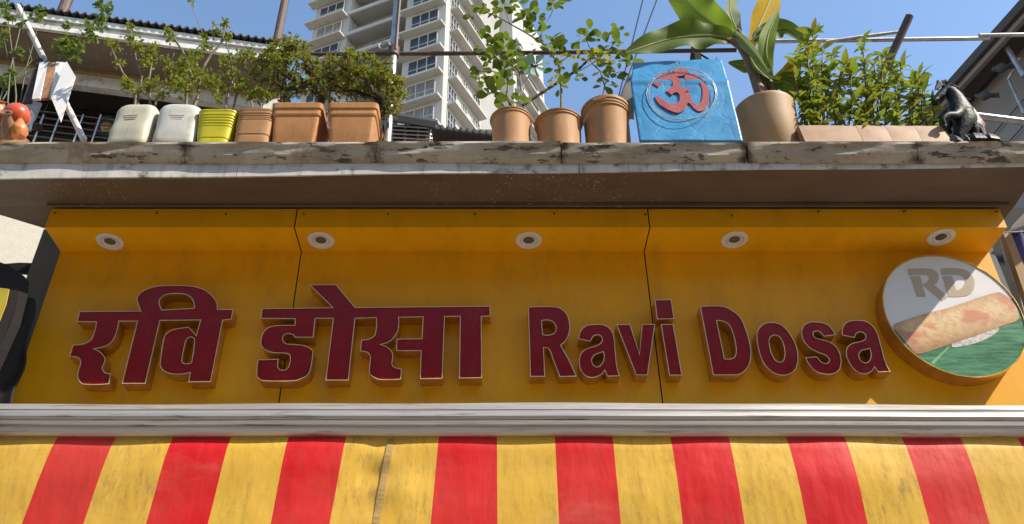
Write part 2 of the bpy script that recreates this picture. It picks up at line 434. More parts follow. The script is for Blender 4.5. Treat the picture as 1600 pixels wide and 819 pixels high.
fb_ = thing('unseen_building', (0, -8, 0), 'unseen building across the street, added to shade the sign from the sky', 'building')  # unseen, added behind the camera to keep sky light off the sign
MB().box((-26, -14, 0), (26, -6.5, 11)).build('wall', 'ochre', fb_)
for k in range(13):
    for z in (4.2, 7.6):
        MB().box((-24 + k * 3.9, -6.5, z), (-22.4 + k * 3.9, -6.44, z + 1.7)).build('window', 'glass', fb_)
ZTOP = P(800, 221, LIP).z
ZF1 = P(800, 250, FASC).z                    # top of white fascia
ZS = P(800, 325, BOXF).z + .004              # soffit at the sign box
XL, XR = -3.75, 3.30
bld = thing('shop_building', (0, WALL + 1, 0), 'shop building with peeling ledge over the yellow sign', 'building')
MB().box((-2.95, WALL + .06, 0), (3.28, WALL + 4.5, ZTOP - .13)).build('wall', 'wall_grey', bld)
MB().box((-2.94, FASC + .03, ZTOP - .115), (XR, WALL + 4.6, ZTOP - .012)).build('roof_slab', 'roofslab', bld)
# soffit: a slightly twisted sheet from the fascia foot to the sign box
def fasc_z(x):
    px = 765 + x / FASC * .79 * FPX
    return P(px, 282 - 20 * px / 1600, FASC).z
def sof(u, v):
    xl = XL + (P(66, 346, BOXF).x - XL) * v
    x = xl + (XR - xl) * u
    return Vector((x, FASC + .004 + (WALL + .06 - FASC) * v, fasc_z(x) + .003 + (ZS - fasc_z(x)) * min(1, v * (WALL + .06 - FASC) / (BOXF - FASC))))
MB().grid(sof, 40, 8).build('soffit', 'soffit', bld)
MB().box((-2.76, BOXF - .045, ZS - .022), (3.25, BOXF - .03, ZS - .001)).build('soffit_batten', 'soffit', bld)
# white fascia boards
random.seed(3)
fj = [XL, P(372, 265, FASC).x, P(905, 262, FASC).x, XR]
for a, c in zip(fj[:-1], fj[1:]):
    def fa(u, v, a=a, c=c):
        x = a + .002 + (c - a - .004) * u
        return Vector((x, FASC + .004 * sin(x * 3.1), fasc_z(x) + (ZF1 + .012 - fasc_z(x)) * v))
    mb = MB().grid(fa, 30, 3)
    o = mb.build('fascia_board', 'fascia', bld)
    md = o.modifiers.new('solid', 'SOLIDIFY'); md.thickness = .012; md.offset = -1
# lip pieces
lj = [XL] + [P(x, 222, LIP).x for x in (290, 588, 876, 1166, 1432)] + [XR]
for k, (a, c) in enumerate(zip(lj[:-1], lj[1:])):
    dz, dy, sk = random.uniform(-.004, .004), random.uniform(-.006, .004), (.012 if k in (3, 4) else .002)
    prof = [(.45, 0), (.012, 0), (.0, -.006), (.002, -.022), (.012, -.034), (.02, -.06), (.028, -.085), (.052, -.112), (.066, -.118), (.45, -.118)]
    def lp(u, v, a=a, c=c, dz=dz, dy=dy, sk=sk):
        i = min(len(prof) - 1, round(v * (len(prof) - 1)))
        y, z = prof[i]
        x = a + sk * .5 + (c - a - sk) * u
        wob = .0035 * sin(x * 7 + i * 1.3) + .003 * sin(x * 17 + i * 2.1)
        return Vector((x, LIP + y + dy + (wob if 1 < i < 8 else 0), ZTOP + z + dz * (1 if i < 8 else 0) + (wob * .6 if i < 3 else 0)))
    mb = MB().grid(lp, 60, len(prof) - 1)
    kx = len(prof)
    mb.f.append(tuple(j * 61 for j in range(kx))); mb.f.append(tuple(j * 61 + 60 for j in range(kx)))
    mb.build('ledge_segment', 'lip', bld, True, 35)

# ------------------------------------------------------------------ the sign
sign = thing('shop_sign', (0, WALL, P(800, 625, WALL).z), 'yellow shop sign with maroon raised letters, round dosa logo and downlights', 'shop sign')
zb = P(800, 650, WALL).z; zt = P(800, 394, WALL).z; zfb = P(800, 356, BOXF).z; zft = P(800, 327, BOXF).z
sx = [-2.755, P(452, 520, WALL).x, P(1022, 520, WALL).x, 3.205]
MB().box((sx[0] + .03, WALL + .012, zb), (sx[3] - .03, WALL + .05, zt + .02)).build('backing_board', 'black', sign)
for a, c in zip(sx[:-1], sx[1:]):
    a += .004; c -= .004
    t = .006
    prof = [(WALL, zb), (WALL, zt), (BOXF, zfb), (BOXF, zft), (BOXF + t, zft), (BOXF + t, zfb + t), (WALL + t, zt + t), (WALL + t, zb)]
    MB().extrude(prof, a, c).build('panel', 'sign_yellow', sign)
for x, dx in ((sx[0], .004), (sx[3], -.004)):        # end cheeks of the light box
    MB().extrude([(BOXF + .008, zfb + .006), (BOXF + .008, zft), (WALL - .001, zft), (WALL - .001, zt + .007)], x + dx, x + dx * 2).build('end_cheek', 'sign_yellow', sign)
for px, py in ((86, 334), (245, 334), (353, 336), (475, 336), (606, 336), (742, 336), (866, 335), (1008, 336), (1143, 338), (1278, 332), (1412, 332), (1556, 332)):
    p = P(px, py, BOXF)
    MB().tube([p, p + Vector((0, -.010, 0)), p + Vector((.004, -.022, -.006))], [.005, .004, .002], 6).build('screw', 'black', sign)
# downlights in the sloping underside
und = Vector((0, WALL - BOXF, zt - zfb)).normalized()
nrm = Vector((0, und.z, -und.y)); nrm = nrm if nrm.z < 0 else -nrm
for px, py in ((172, 377.5), (501.5, 375.5), (826, 375.5), (1147.5, 374.5), (1470, 370.5)):
    c = onplane(px, py, Vector((0, WALL, zt)), nrm)
    Mx = Matrix.Translation(c) @ nrm.to_track_quat('Z', 'Y').to_matrix().to_4x4()
    d = MB().lathe([(.050, .001), (.083, .001), (.085, .004), (.080, .010), (.062, .012), (.055, .009), (.052, .002), (.050, .001)], 40, Mx).build('downlight', 'white_ring', sign, True, 30)
    MB().lathe([(.033, .001), (.0495, .001), (.0490, .0085), (.046, .0095), (.042, .007), (.036, .003), (.033, .001)], 32, Mx).build('inner_ring', 'white_ring', d, True, 30)
    MB().lathe([(.0005, .007), (.007, .006), (.011, .003), (.024, .004), (.036, .0022), (.036, .0008), (.0005, .0008)], 24, Mx).build('lamp', 'lampglass', d, True, 30)

# raised letters: outlines measured on the front faces, (x, y) corners, (x, y, 1) smooth
LD = .095
LF = WALL - LD
def letter(name, ox, oy, sc, outers, holes=()):
    rim, face = MB(), MB()
    def world(path):
        q = [P(ox + v.x / sc, oy + v.y / sc, LF) for v in smooth_path(path)]
        return dedupe([Vector((p.x, p.z)) for p in q])
    polys = [(world(o), True) for o in outers] + [(world(h), False) for h in holes]
    tess_sets = []
    for p, outer in polys:
        if (area(p) > 0) != outer: p.reverse()
        i1, i2 = inset(p, .0042), inset(p, .0046)
        k = len(p)
        lay = [(p, WALL - .0005), (p, LF), (i1, LF), (i1, LF + .009)]
        vs = [Vector((v.x, y, v.y)) for pl, y in lay for v in pl]
        fs = [(L*k+i, L*k+(i+1) % k, (L+1)*k+(i+1) % k, (L+1)*k+i) for L in range(3) for i in range(k)]
        rim.add(vs, fs)
        tess_sets.append(([Vector((v.x, LF + .006, v.y)) for v in i1], outer))
    outs = [t for t, o in tess_sets if o]; hol = [t for t, o in tess_sets if not o]
    for oi, ot in enumerate(outs):
        loops = [ot] + (hol if len(outs) == 1 else [])
        flat = [v for l in loops for v in l]
        tri = tessellate_polygon([[Vector((v.x, v.z, 0)) for v in l] for l in loops])
        face.add(flat, tri)
    me = rim.mesh('letter'); me.materials.append(MT['gold']); me.materials.append(MT['goldrim'])
    for pl in me.polygons:
        if abs(pl.normal.y) > .7: pl.material_index = 1
    o = link('letter', me, sign); o['label'] = name
    face.build('letter_face', 'maroon', o)
def sh(pts, dx): return [(p[0] + dx, *p[1:]) for p in pts]
B_ = 591
ravi_out = [(110,213),(543,210),(526,165,1),(517,130,1),(530,95,1),(575,60,1),(640,38,1),(700,30,1),(871,30,1),(971,48,1),(1041,90,1),(1081,140,1),(1091,190),(1093,199),(1203,198),(1191,270),(1128,278),(1043,715),(884,717),(893,650),(841,660,1),(771,660,1),(711,640,1),(681,600,1),(683,560,1),(703,430,1),(716,385,1),(756,350,1),(821,333,1),(888,325),(939,383),(968,277),(683,280),(578,728),(410,728),(520,285),(390,285),(372,370,1),(345,425,1),(300,460,1),(215,480),(262,505,1),(292,545,1),(288,580,1),(274,615,1),(290,645,1),(335,655),(320,730),(140,733,1),(108,712,1),(95,670,1),(101,630,1),(115,585,1),(108,552,1),(85,539,1),(37,537),(62,450),(120,448,1),(170,430,1),(200,400,1),(228,290),(90,288)]
ravi_h1 = sh([(105,203),(92,175,1),(86,145,1),(105,112,1),(150,92,1),(250,90,1),(305,112,1),(328,150,1),(332,190)], B_)
ravi_h2 = sh([(334,414),(312,398,1),(288,406,1),(274,432,1),(250,545,1),(250,570,1),(264,582,1),(298,582,1),(314,572,1)], B_)
letter('raised maroon word, the first of two in the joined-bar script', 100, 440, 4.547, [ravi_out], [ravi_h1, ravi_h2])
DX = 751
dosa_out = [(65,193),(568,187),(403,25),(592,22),(728,185)] + sh([(935,175),(940,247),(875,252),(878,688),(716,690),(722,250),(614,252),(598,692),(438,695),(443,495),(268,495),(272,410),(450,407),(458,255),(288,258),(284,345,1),(266,382,1),(230,424,1),(160,450),(215,475,1),(245,515,1),(243,560,1),(241,590,1),(260,612,1),(308,620),(303,697),(150,700,1),(108,683,1),(77,655,1),(78,600,1),(82,545,1),(72,515,1),(47,502,1),(12,500),(20,415),(60,413,1),(95,400,1),(118,375,1),(125,260)], DX) + [(728,265),(680,705),(517,705),(570,265),(445,265),(430,400),(297,400),(285,382,1),(260,375,1),(230,378,1),(213,403,1),(222,430,1),(252,445,1),(330,450,1),(390,465,1),(430,495),(412,625,1),(392,665,1),(350,692,1),(295,709,1),(90,710,1),(50,700,1),(27,670,1),(28,620,1),(35,557),(185,552),(178,602,1),(190,625,1),(215,630,1),(240,622,1),(256,600,1),(265,545,1),(255,520,1),(225,512,1),(150,510,1),(90,490,1),(56,450,1),(68,375,1),(100,335,1),(145,317,1),(200,312,1),(297,312),(300,268),(55,265)]
letter('raised maroon word, the second in the joined-bar script', 395, 440, 4.55, [dosa_out])
E_ = (815, 460, 5.4625); F_ = (950, 460, 5.456); G_ = (1085, 460, 5.459); H_ = (1240, 460, 5.4625)
letter('raised maroon letter R', *E_, [[(55,110),(275,107,1),(340,125,1),(390,175,1),(412,250,1),(408,330,1),(380,395,1),(335,437),(400,550),(472,703),(325,706),(262,545,1),(245,495,1),(225,466,1),(190,458),(200,705),(73,705)]], [[(172,228),(235,225,1),(275,245,1),(292,290,1),(278,330,1),(235,348,1),(183,345)]])
letter('raised maroon letter a between R and v', *E_, [[(487,385),(500,320,1),(545,272,1),(620,258,1),(700,262,1),(760,300,1),(790,370,1),(802,490,1),(815,620,1),(838,700),(733,703),(710,655),(670,695,1),(600,715,1),(540,695,1),(500,640,1),(490,560,1),(510,500,1),(560,462,1),(640,438,1),(680,410,1),(685,375,1),(660,352,1),(620,357,1),(600,380,1),(590,405)]], [[(695,495),(702,530,1),(690,585,1),(650,620,1),(615,605,1),(600,565,1),(620,525,1),(655,508,1)]])
letter('raised maroon letter v', *F_, [[(70,258),(188,257),(268,510),(290,257),(402,257),(338,692),(240,692)]])
letter('raised maroon letter i', *F_, [[(398,48),(540,45),(565,212),(418,215)], [(450,257),(557,257),(632,692),(522,695)]])
letter('raised maroon letter D', *G_, [[(48,104),(230,102,1),(310,130,1),(390,195,1),(440,300,1),(475,420,1),(485,520,1),(465,610,1),(420,665,1),(360,692),(160,692)]], [[(192,228),(240,232,1),(295,265,1),(330,345,1),(353,450,1),(350,520,1),(320,548,1),(258,550)]])
letter('raised maroon letter o', *G_, [[(530,360,1),(545,300,1),(590,255,1),(650,240,1),(740,260,1),(810,330,1),(865,430,1),(887,530,1),(870,630,1),(820,680,1),(750,695,1),(660,665,1),(590,590,1),(550,490,1)]], [[(640,400,1),(655,365,1),(685,352,1),(725,367,1),(755,420,1),(770,500,1),(760,560,1),(730,579,1),(690,560,1),(655,490,1)]])
letter('raised maroon letter s', *H_, [[(357,350),(330,300,1),(285,258,1),(210,237,1),(130,240,1),(85,270,1),(67,320,1),(80,390,1),(130,455,1),(210,500,1),(275,525,1),(303,560,1),(290,587,1),(255,588,1),(225,565,1),(200,532),(100,542),(130,600,1),(190,660,1),(270,685,1),(345,680,1),(395,640,1),(408,565,1),(385,480,1),(330,420,1),(250,390,1),(195,375,1),(168,345,1),(180,320,1),(210,318,1),(238,338,1),(258,362)]])
letter('raised maroon letter a beside the round logo', *H_, [[(413,350),(420,280,1),(460,235,1),(530,222,1),(610,230,1),(675,270,1),(720,345,1),(755,470,1),(790,590,1),(830,663),(722,667),(692,625),(660,665,1),(600,683,1),(530,655,1),(475,590,1),(447,510,1),(460,450,1),(500,420,1),(580,400,1),(615,375,1),(605,340,1),(575,325,1),(540,335,1),(523,375)]], [[(648,465),(660,520,1),(645,570,1),(605,585,1),(570,560,1),(560,515,1),(580,485,1),(615,475,1)]])

# round logo
DF = WALL - .115
pl_, pr_, ptp, pbt = P(1379, 478, DF), P(1616, 535, DF), P(1462, 399, DF), P(1520, 590.5, DF)
dc = Vector(((pl_.x + pr_.x) / 2, DF, (ptp.z + pbt.z) / 2)); rx = (pr_.x - pl_.x) / 2; rz = (ptp.z - pbt.z) / 2
N = 72
def ring(sc, y): return [Vector((dc.x + (rx + sc) * cos(2*pi*k/N), y, dc.z + (rz + sc) * sin(2*pi*k/N))) for k in range(N)]
lay = [ring(0, WALL - .0005), ring(0, DF), ring(-.006, DF), ring(-.006, DF + .008)]
disc = MB().add([v for l in lay for v in l], [(L*N+k, L*N+(k+1) % N, (L+1)*N+(k+1) % N, (L+1)*N+k) for L in range(3) for k in range(N)]).build('logo_disc', 'gold', sign, True, 30)
disc['label'] = 'round backlit logo with a rolled dosa on a green leaf'
MT['print_white'] = mat('print_white', (.80, .79, .80), .3, var=.03, bump=.01, spec=.3)
MT['print_tan'] = mat('print_tan', (.50, .39, .27), .3, var=.05, bump=0)
MT['print_green'] = mat('print_green', (.06, .23, .11), .3, var=.5, vscale=4, stretch=(2, 1, 14), bump=0, coat=.4)
MT['print_line'] = mat('print_line', (.20, .42, .18), .3, bump=0)
MT['print_chutney'] = mat('print_chutney', (.60, .55, .50), .4, var=.5, vscale=60, bump=0)
m, n, b = new_mat('print_dosa'); tc = node(n, 'ShaderNodeTexCoord').outputs['Object']
c = ramp(n, noise(n, 40, 10, .75, tc), [(.3, (.50, .27, .11)), (.5, (.74, .52, .28)), (.72, (.84, .66, .42))])
c = mix(n, ramp(n, noise(n, 5.5, 6, .6, tc, (1, 1, 1.6)), [(.50, (0, 0, 0)), (.62, (.85,) * 3)]), c, (.60, .20, .10))
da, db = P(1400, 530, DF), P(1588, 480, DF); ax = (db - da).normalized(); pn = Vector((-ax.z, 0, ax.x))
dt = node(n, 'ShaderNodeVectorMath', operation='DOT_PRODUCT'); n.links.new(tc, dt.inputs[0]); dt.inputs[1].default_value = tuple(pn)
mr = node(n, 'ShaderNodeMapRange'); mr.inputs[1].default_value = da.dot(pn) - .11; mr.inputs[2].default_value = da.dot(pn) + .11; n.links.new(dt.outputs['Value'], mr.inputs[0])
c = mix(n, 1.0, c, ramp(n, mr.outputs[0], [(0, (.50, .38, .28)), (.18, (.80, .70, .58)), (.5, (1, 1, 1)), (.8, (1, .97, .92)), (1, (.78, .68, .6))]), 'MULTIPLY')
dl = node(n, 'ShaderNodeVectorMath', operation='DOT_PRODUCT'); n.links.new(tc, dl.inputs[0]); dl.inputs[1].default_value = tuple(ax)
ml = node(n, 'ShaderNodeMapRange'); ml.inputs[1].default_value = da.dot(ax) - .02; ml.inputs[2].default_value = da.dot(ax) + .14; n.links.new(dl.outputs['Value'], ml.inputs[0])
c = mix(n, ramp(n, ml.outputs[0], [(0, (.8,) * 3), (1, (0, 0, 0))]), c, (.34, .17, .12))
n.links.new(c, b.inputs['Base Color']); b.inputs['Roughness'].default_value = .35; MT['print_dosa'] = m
r0 = ring(-.0058, DF + .006)
MB().add(r0, [tuple(range(N))]).build('disc_face', 'print_white', disc)
def flat(name, path, mname, y, sub=6, clip=False):
    pts = dedupe([(lambda p: Vector((p.x, p.z)))(P(v.x, v.y, y)) for v in smooth_path(path, sub)])
    if clip:
        cl = []
        for v in pts:
            d = Vector(((v.x - dc.x) / (rx - .0075), (v.y - dc.z) / (rz - .0075)))
            if d.length > 1: d.normalize(); v = Vector((dc.x + d.x * (rx - .0075), dc.z + d.y * (rz - .0075)))
            cl.append(v)
        pts = dedupe(cl)
    tri = tessellate_polygon([[Vector((v.x, v.y, 0)) for v in pts]])
    return MB().add([Vector((v.x, y, v.y)) for v in pts], tri).build(name, mname, disc)
def zz(pts, ox, oy, s): return [(ox + p[0] / s, oy + p[1] / s, *p[2:]) for p in pts]
# green leaf: lower part of the disc below a slanting line
la, lb = P(1384, 518, DF), P(1590, 455, DF)
gp = []
for k in range(N):
    a = 2*pi*k/N; v = Vector((dc.x + (rx - .007) * cos(a), dc.z + (rz - .007) * sin(a)))
    if v.y < la.z + (v.x - la.x) / (lb.x - la.x) * (lb.z - la.z): gp.append((k, v))
ks = [k for k, _ in gp]; st = next(i for i in range(len(gp)) if (ks[i] - 1) % N not in ks)
gp = [gp[(st + i) % len(gp)][1] for i in range(len(gp))]
MB().add([Vector((v.x, DF + .0050, v.y)) for v in gp], [tuple(range(len(gp)))]).build('printed_leaf', 'print_green', disc)
flat('printed_leaf_vein', zz([(630,445),(812,280),(822,290),(655,470)], 1360, 500, 6.667), 'print_line', DF + .0042)
flat('printed_chutney', [(1487,540,1),(1505,541,1),(1535,533,1),(1557,520,1),(1560,512,1),(1540,512,1),(1505,525,1)], 'print_chutney', DF + .0042)
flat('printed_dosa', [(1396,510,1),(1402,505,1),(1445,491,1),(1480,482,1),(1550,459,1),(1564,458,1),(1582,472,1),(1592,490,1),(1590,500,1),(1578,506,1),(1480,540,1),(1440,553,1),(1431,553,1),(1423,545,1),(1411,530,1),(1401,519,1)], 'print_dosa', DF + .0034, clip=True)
flat('printed_letter', zz([(390,203),(600,203,1),(670,220,1),(710,275,1),(705,325,1),(665,370),(808,495),(745,540),(545,370),(600,330,1),(612,300,1),(595,275,1),(560,267,1),(395,272)], 1360, 390, 6.667), 'print_tan', DF + .0042)
flat('printed_letter', zz([(415,280),(518,280),(578,495),(488,497)], 1360, 390, 6.667), 'print_tan', DF + .0042)
flat('printed_letter', zz([(735,203),(940,203,1),(1030,240,1),(1080,320,1),(1080,400,1),(1040,465,1),(950,492,1),(815,493),(752,280),(850,280),(893,425),(935,415,1),(980,370,1),(988,325,1),(960,282,1),(910,267,1),(740,268)], 1360, 390, 6.667), 'print_tan', DF + .0042)

# ------------------------------------------------------------------ awning: head rail and hanging striped fabric
AB = 4.24
aw = thing('awning', (0, AB, 2.9), 'red and yellow striped awning hanging under a dented aluminium rail', 'awning')
def zr(py): return P(800, py, AB).z
prof = [(AB + .12, zr(624)), (AB + .045, zr(626)), (AB + .010, zr(631)), (AB - .012, zr(640)), (AB - .016, zr(642)), (AB - .012, zr(643.5)), (AB - .026, zr(648)), (AB - .030, zr(654)), (AB - .022, zr(658)), (AB - .016, zr(659)), (AB - .020, zr(660.5)), (AB - .018, zr(666)), (AB - .012, zr(667)), (AB - .013, zr(668)), (AB - .004, zr(677)), (AB + .012, zr(680)), (AB + .12, zr(680))]
XA0, XA1 = -3.6, 3.9
mb = MB(); nx = 90; k = len(prof)
for i in range(nx + 1):
    x = XA0 + (XA1 - XA0) * i / nx
    bend = .006 * sin(x * 1.1 + 1) + .0025 * sin(x * 4.3)
    mb.v += [(x, y + bend * .5, z + bend * (1.2 if q < 4 else .5) - .0012 * x) for q, (y, z) in enumerate(prof)]
for i in range(nx):
    for q in range(k):
        mb.f.append((i*k+q, i*k+(q+1) % k, (i+1)*k+(q+1) % k, (i+1)*k+q))
mb.f += [tuple(range(k)), tuple(nx*k+q for q in range(k))]
mb.build('head_rail', 'alu', aw, True, 22)
# brackets carrying the rail off the wall
for x in (-2.4, 0, 2.5):
    MB().box((x - .03, AB + .1, zr(676)), (x + .03, WALL + .07, zr(640))).build('bracket', 'steel', aw)
def fabric_mat(name, edge_px, period_px, red_first):
    m, n, b = new_mat(name); tc = node(n, 'ShaderNodeTexCoord').outputs['Object']
    uvn = node(n, 'ShaderNodeUVMap'); uvn.uv_map = 'cloth'
    x0 = P(edge_px, 681, AB + .02).x; per = P(edge_px + period_px, 681, AB + .02).x - x0
    sep = node(n, 'ShaderNodeSeparateXYZ'); n.links.new(uvn.outputs[0], sep.inputs[0])
    def mth(op, a, bb):
        q = node(n, 'ShaderNodeMath', operation=op)
        for i, s_ in enumerate((a, bb)):
            if hasattr(s_, 'is_linked'): n.links.new(s_, q.inputs[i])
            elif s_ is not None: q.inputs[i].default_value = s_
        return q.outputs[0]
    t = mth('FRACT', mth('DIVIDE', mth('SUBTRACT', sep.outputs[0], x0), per), None)
    isred = mth('LESS_THAN', t, .5)
    yv = ramp(n, noise(n, 5, 8, .6, tc, (1, 1, .7)), [(.3, (.70, .41, .045)), (.7, (.78, .49, .075))])
    rv = ramp(n, noise(n, 4, 6, .6, tc), [(.3, (.62, .007, .012)), (.7, (.72, .022, .026))])
    c = mix(n, isred, yv, rv)
    grime = ramp(n, noise(n, 16, 12, .75, tc, (1.6, 1, .5)), [(.50, (0, 0, 0)), (.70, (.65,) * 3)])
    big = ramp(n, noise(n, 2.2, 5, .65, tc), [(.40, (.25,) * 3), (.58, (1, 1, 1))])
    gm = mix(n, 1.0, grime, big, 'MULTIPLY')
    c = mix(n, mix(n, isred, gm, mix(n, .6, gm, (0, 0, 0))), c, (.16, .095, .045))
    c = mix(n, ramp(n, noise(n, .9, 5, .6, tc), [(.42, (0, 0, 0)), (.62, (.11,) * 3)]), c, (.58, .38, .25))
    c = mix(n, ramp(n, noise(n, 3, 10, .7, tc, (.6, 1, 1.3)), [(.55, (0, 0, 0)), (.8, (.30,) * 3)]), c, (.52, .30, .24))
    spk = node(n, 'ShaderNodeTexVoronoi'); spk.inputs['Scale'].default_value = 22; n.links.new(tc, spk.inputs['Vector'])
    c = mix(n, ramp(n, spk.outputs['Distance'], [(.035, (.8,) * 3), (.06, (0, 0, 0))]), c, (.12, .07, .05))
    n.links.new(c, b.inputs['Base Color']); b.inputs['Roughness'].default_value = .5; b.inputs['Specular IOR Level'].default_value = .25
    setbump(n, b, mth('ADD', noise(n, 3, 4, .5, tc), mth('ADD', mth('MULTIPLY', noise(n, 220, 2, .5, tc), .06), mth('MULTIPLY', noise(n, 2.2, 3, .5, tc, (3, 1, .9)), 1.2))), .30, .03)
    return m
ztop_f, zbot_f = zr(674), P(800, 905, AB).z
xs = P(612, 690, AB + .01).x
def fab(u, v, a, c):
    x = a + (c - a) * u
    z = ztop_f + (zbot_f - ztop_f) * v
    y = AB + .038 - .016 * min(1, v * 9) - .020 * sin(min(1, v * 2.2) * pi * .5) + .009 * sin(x * 2.3 + 1) * min(1, v * 4) + .003 * sin(x * 9 + v * 6) + .006 * sin(x * 1.3 + v * 7) * min(1, v * 3)
    d = x - (xs - .045 * v)                       # puckers beside the stitched seam
    y += .004 * math.exp(-(d / .05) ** 2) * sin(v * 26) + .014 * math.exp(-((x - xs + .08) / .07) ** 2) * math.exp(-((v - .32) / .1) ** 2) - .012 * math.exp(-((x - xs - .1) / .08) ** 2) * math.exp(-((v - .42) / .12) ** 2) + .010 * math.exp(-((x - xs + .07) / .05) ** 2) * math.exp(-((v - .10) / .04) ** 2)
    lean = .085 * v * max(0, -x / 2.7) + .06 * v * max(0, 1 - abs(x - xs) / .5)      # the cloth hangs a little askew on the left
    return Vector((x - lean, y, z))
def cloth_panel(a, c, nu, nv, m):
    o = MB().grid(lambda u, v: fab(u, v, a, c), nu, nv).build('fabric_panel', m, aw, True, 60)
    uv = o.data.uv_layers.new(name='cloth')
    for lp2 in o.data.loops:
        i = lp2.vertex_index % (nu + 1); j = lp2.vertex_index // (nu + 1)
        uv.data[lp2.index].uv = (a + (c - a) * i / nu, j / nv)
    return o
cloth_panel(XA0 + .02, xs, 150, 46, fabric_mat('fabric_west', 90, 180.5, True))
cloth_panel(xs, XA1 - .02, 190, 46, fabric_mat('fabric_east', 686, 181, True))
MT['seam'] = mat('stitched_seam', (.50, .33, .11), .85, var=.4, vscale=8, stretch=(.3, 1, 22), dirt=.6, dirtcol=(.16, .10, .06), dscale=14, dlo=.5, dhi=.66, bump=.6, bscale=70)
def seam(u, v):
    p = fab(0, .04 + .96 * v, xs, XA1)
    return p + Vector(((u - .5) * .036, -.003 - .0006 * sin(u * pi), 0))
MB().grid(seam, 6, 150).build('stitched_seam', 'seam', aw, True, 60)

# ------------------------------------------------------------------ apartment tower behind
d1 = Vector((cos(R(-23)), sin(R(-23)), 0)); d2 = Vector((cos(R(63)), sin(R(63)), 0))
n1 = Vector((-d1.y, d1.x, 0)) * -1; n2 = Vector((d2.y, -d2.x, 0))      # outward normals of the two faces
TC = P(695, 60, 53); TC.z = 0
FH = 3.1
tw = thing('apartment_tower', TC + d1 * -8 + d2 * 8, 'tall pale apartment tower with projecting window slabs and balconies', 'tower block')
def tface(px, d, n_): return (onplane(px, 60, TC, n_) - TC).dot(d)
def tbox(mb, a0, a1, b0, b1, z0, z1):
    """box spanning a0..a1 along the front (d1) and b0..b1 along the side (d2)"""
    q = [TC + d1*a + d2*b_ for a, b_ in ((a0,b0),(a1,b0),(a1,b1),(a0,b1))]
    vs = [Vector((p.x, p.y, z0)) for p in q] + [Vector((p.x, p.y, z1)) for p in q]
    return mb.add(vs, [(0,3,2,1),(4,5,6,7),(0,1,5,4),(1,2,6,5),(2,3,7,6),(3,0,4,7)])
TT = 80.0
tR0 = tface(632, d1, n1); tB0 = tface(541, d1, n1); tL0 = tface(486, d1, n1)
s1 = tface(752, d2, n2)
tbox(MB(), tR0, 0, 0, s1, 0, TT).build('wall', 'towerwall', tw)
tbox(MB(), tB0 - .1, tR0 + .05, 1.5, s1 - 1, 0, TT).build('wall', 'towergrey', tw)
tbox(MB(), tL0, tB0, .1, s1 - 2, 0, TT).build('wall', 'towerwall', tw)
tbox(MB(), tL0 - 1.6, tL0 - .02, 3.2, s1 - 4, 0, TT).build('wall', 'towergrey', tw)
# rear wings, stepped
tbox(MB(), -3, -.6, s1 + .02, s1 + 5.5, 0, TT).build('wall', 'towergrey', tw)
q2 = tface(808, d2, n2)
ztopA = onplane(806, 42, TC + d2 * (s1 + 12), n2).z
tbox(MB(), -7, .9, s1 + 5.6, s1 + 14, 0, 82).build('wall', 'towerwall', tw)
tbox(MB(), -7, 1.6, s1 + 14.1, s1 + 24, 0, 66).build('wall', 'towerwall', tw)
zrow = P(690, 197, 53).z            # a slab level seen just above the low roofs
def twindow(a0, a1, z0, z1, side, cols, glass, depth=.18, rows=2):
    """framed window standing on the front (side=0) or the right face (side=1)"""
    fr, gl = MB(), MB()
    def bx(mb, u0, u1, w0, w1, o0, o1):
        if side == 0: tbox(mb, u0, u1, -o1, -o0, w0, w1)
        elif side == 2: tbox(mb, u0, u1, 1.5 - o1, 1.5 - o0, w0, w1)
        else: tbox(mb, o0, o1, u0, u1, w0, w1)
    bx(gl, a0, a1, z0, z1, .01, .03)
    f = .06
    for u in range(cols + 1):
        x = a0 + (a1 - a0) * u / cols
        bx(fr, x - f/2, x + f/2, z0, z1, .02, .10)
    for v in range(rows + 1):
        z = z0 + (z1 - z0) * v / rows
        bx(fr, a0 - f/2, a1 + f/2, z - f/2, z + f/2, .021, .101)
    o = fr.build('window', 'frame', tw)
    gl.build('pane', glass, o)
random.seed(11)
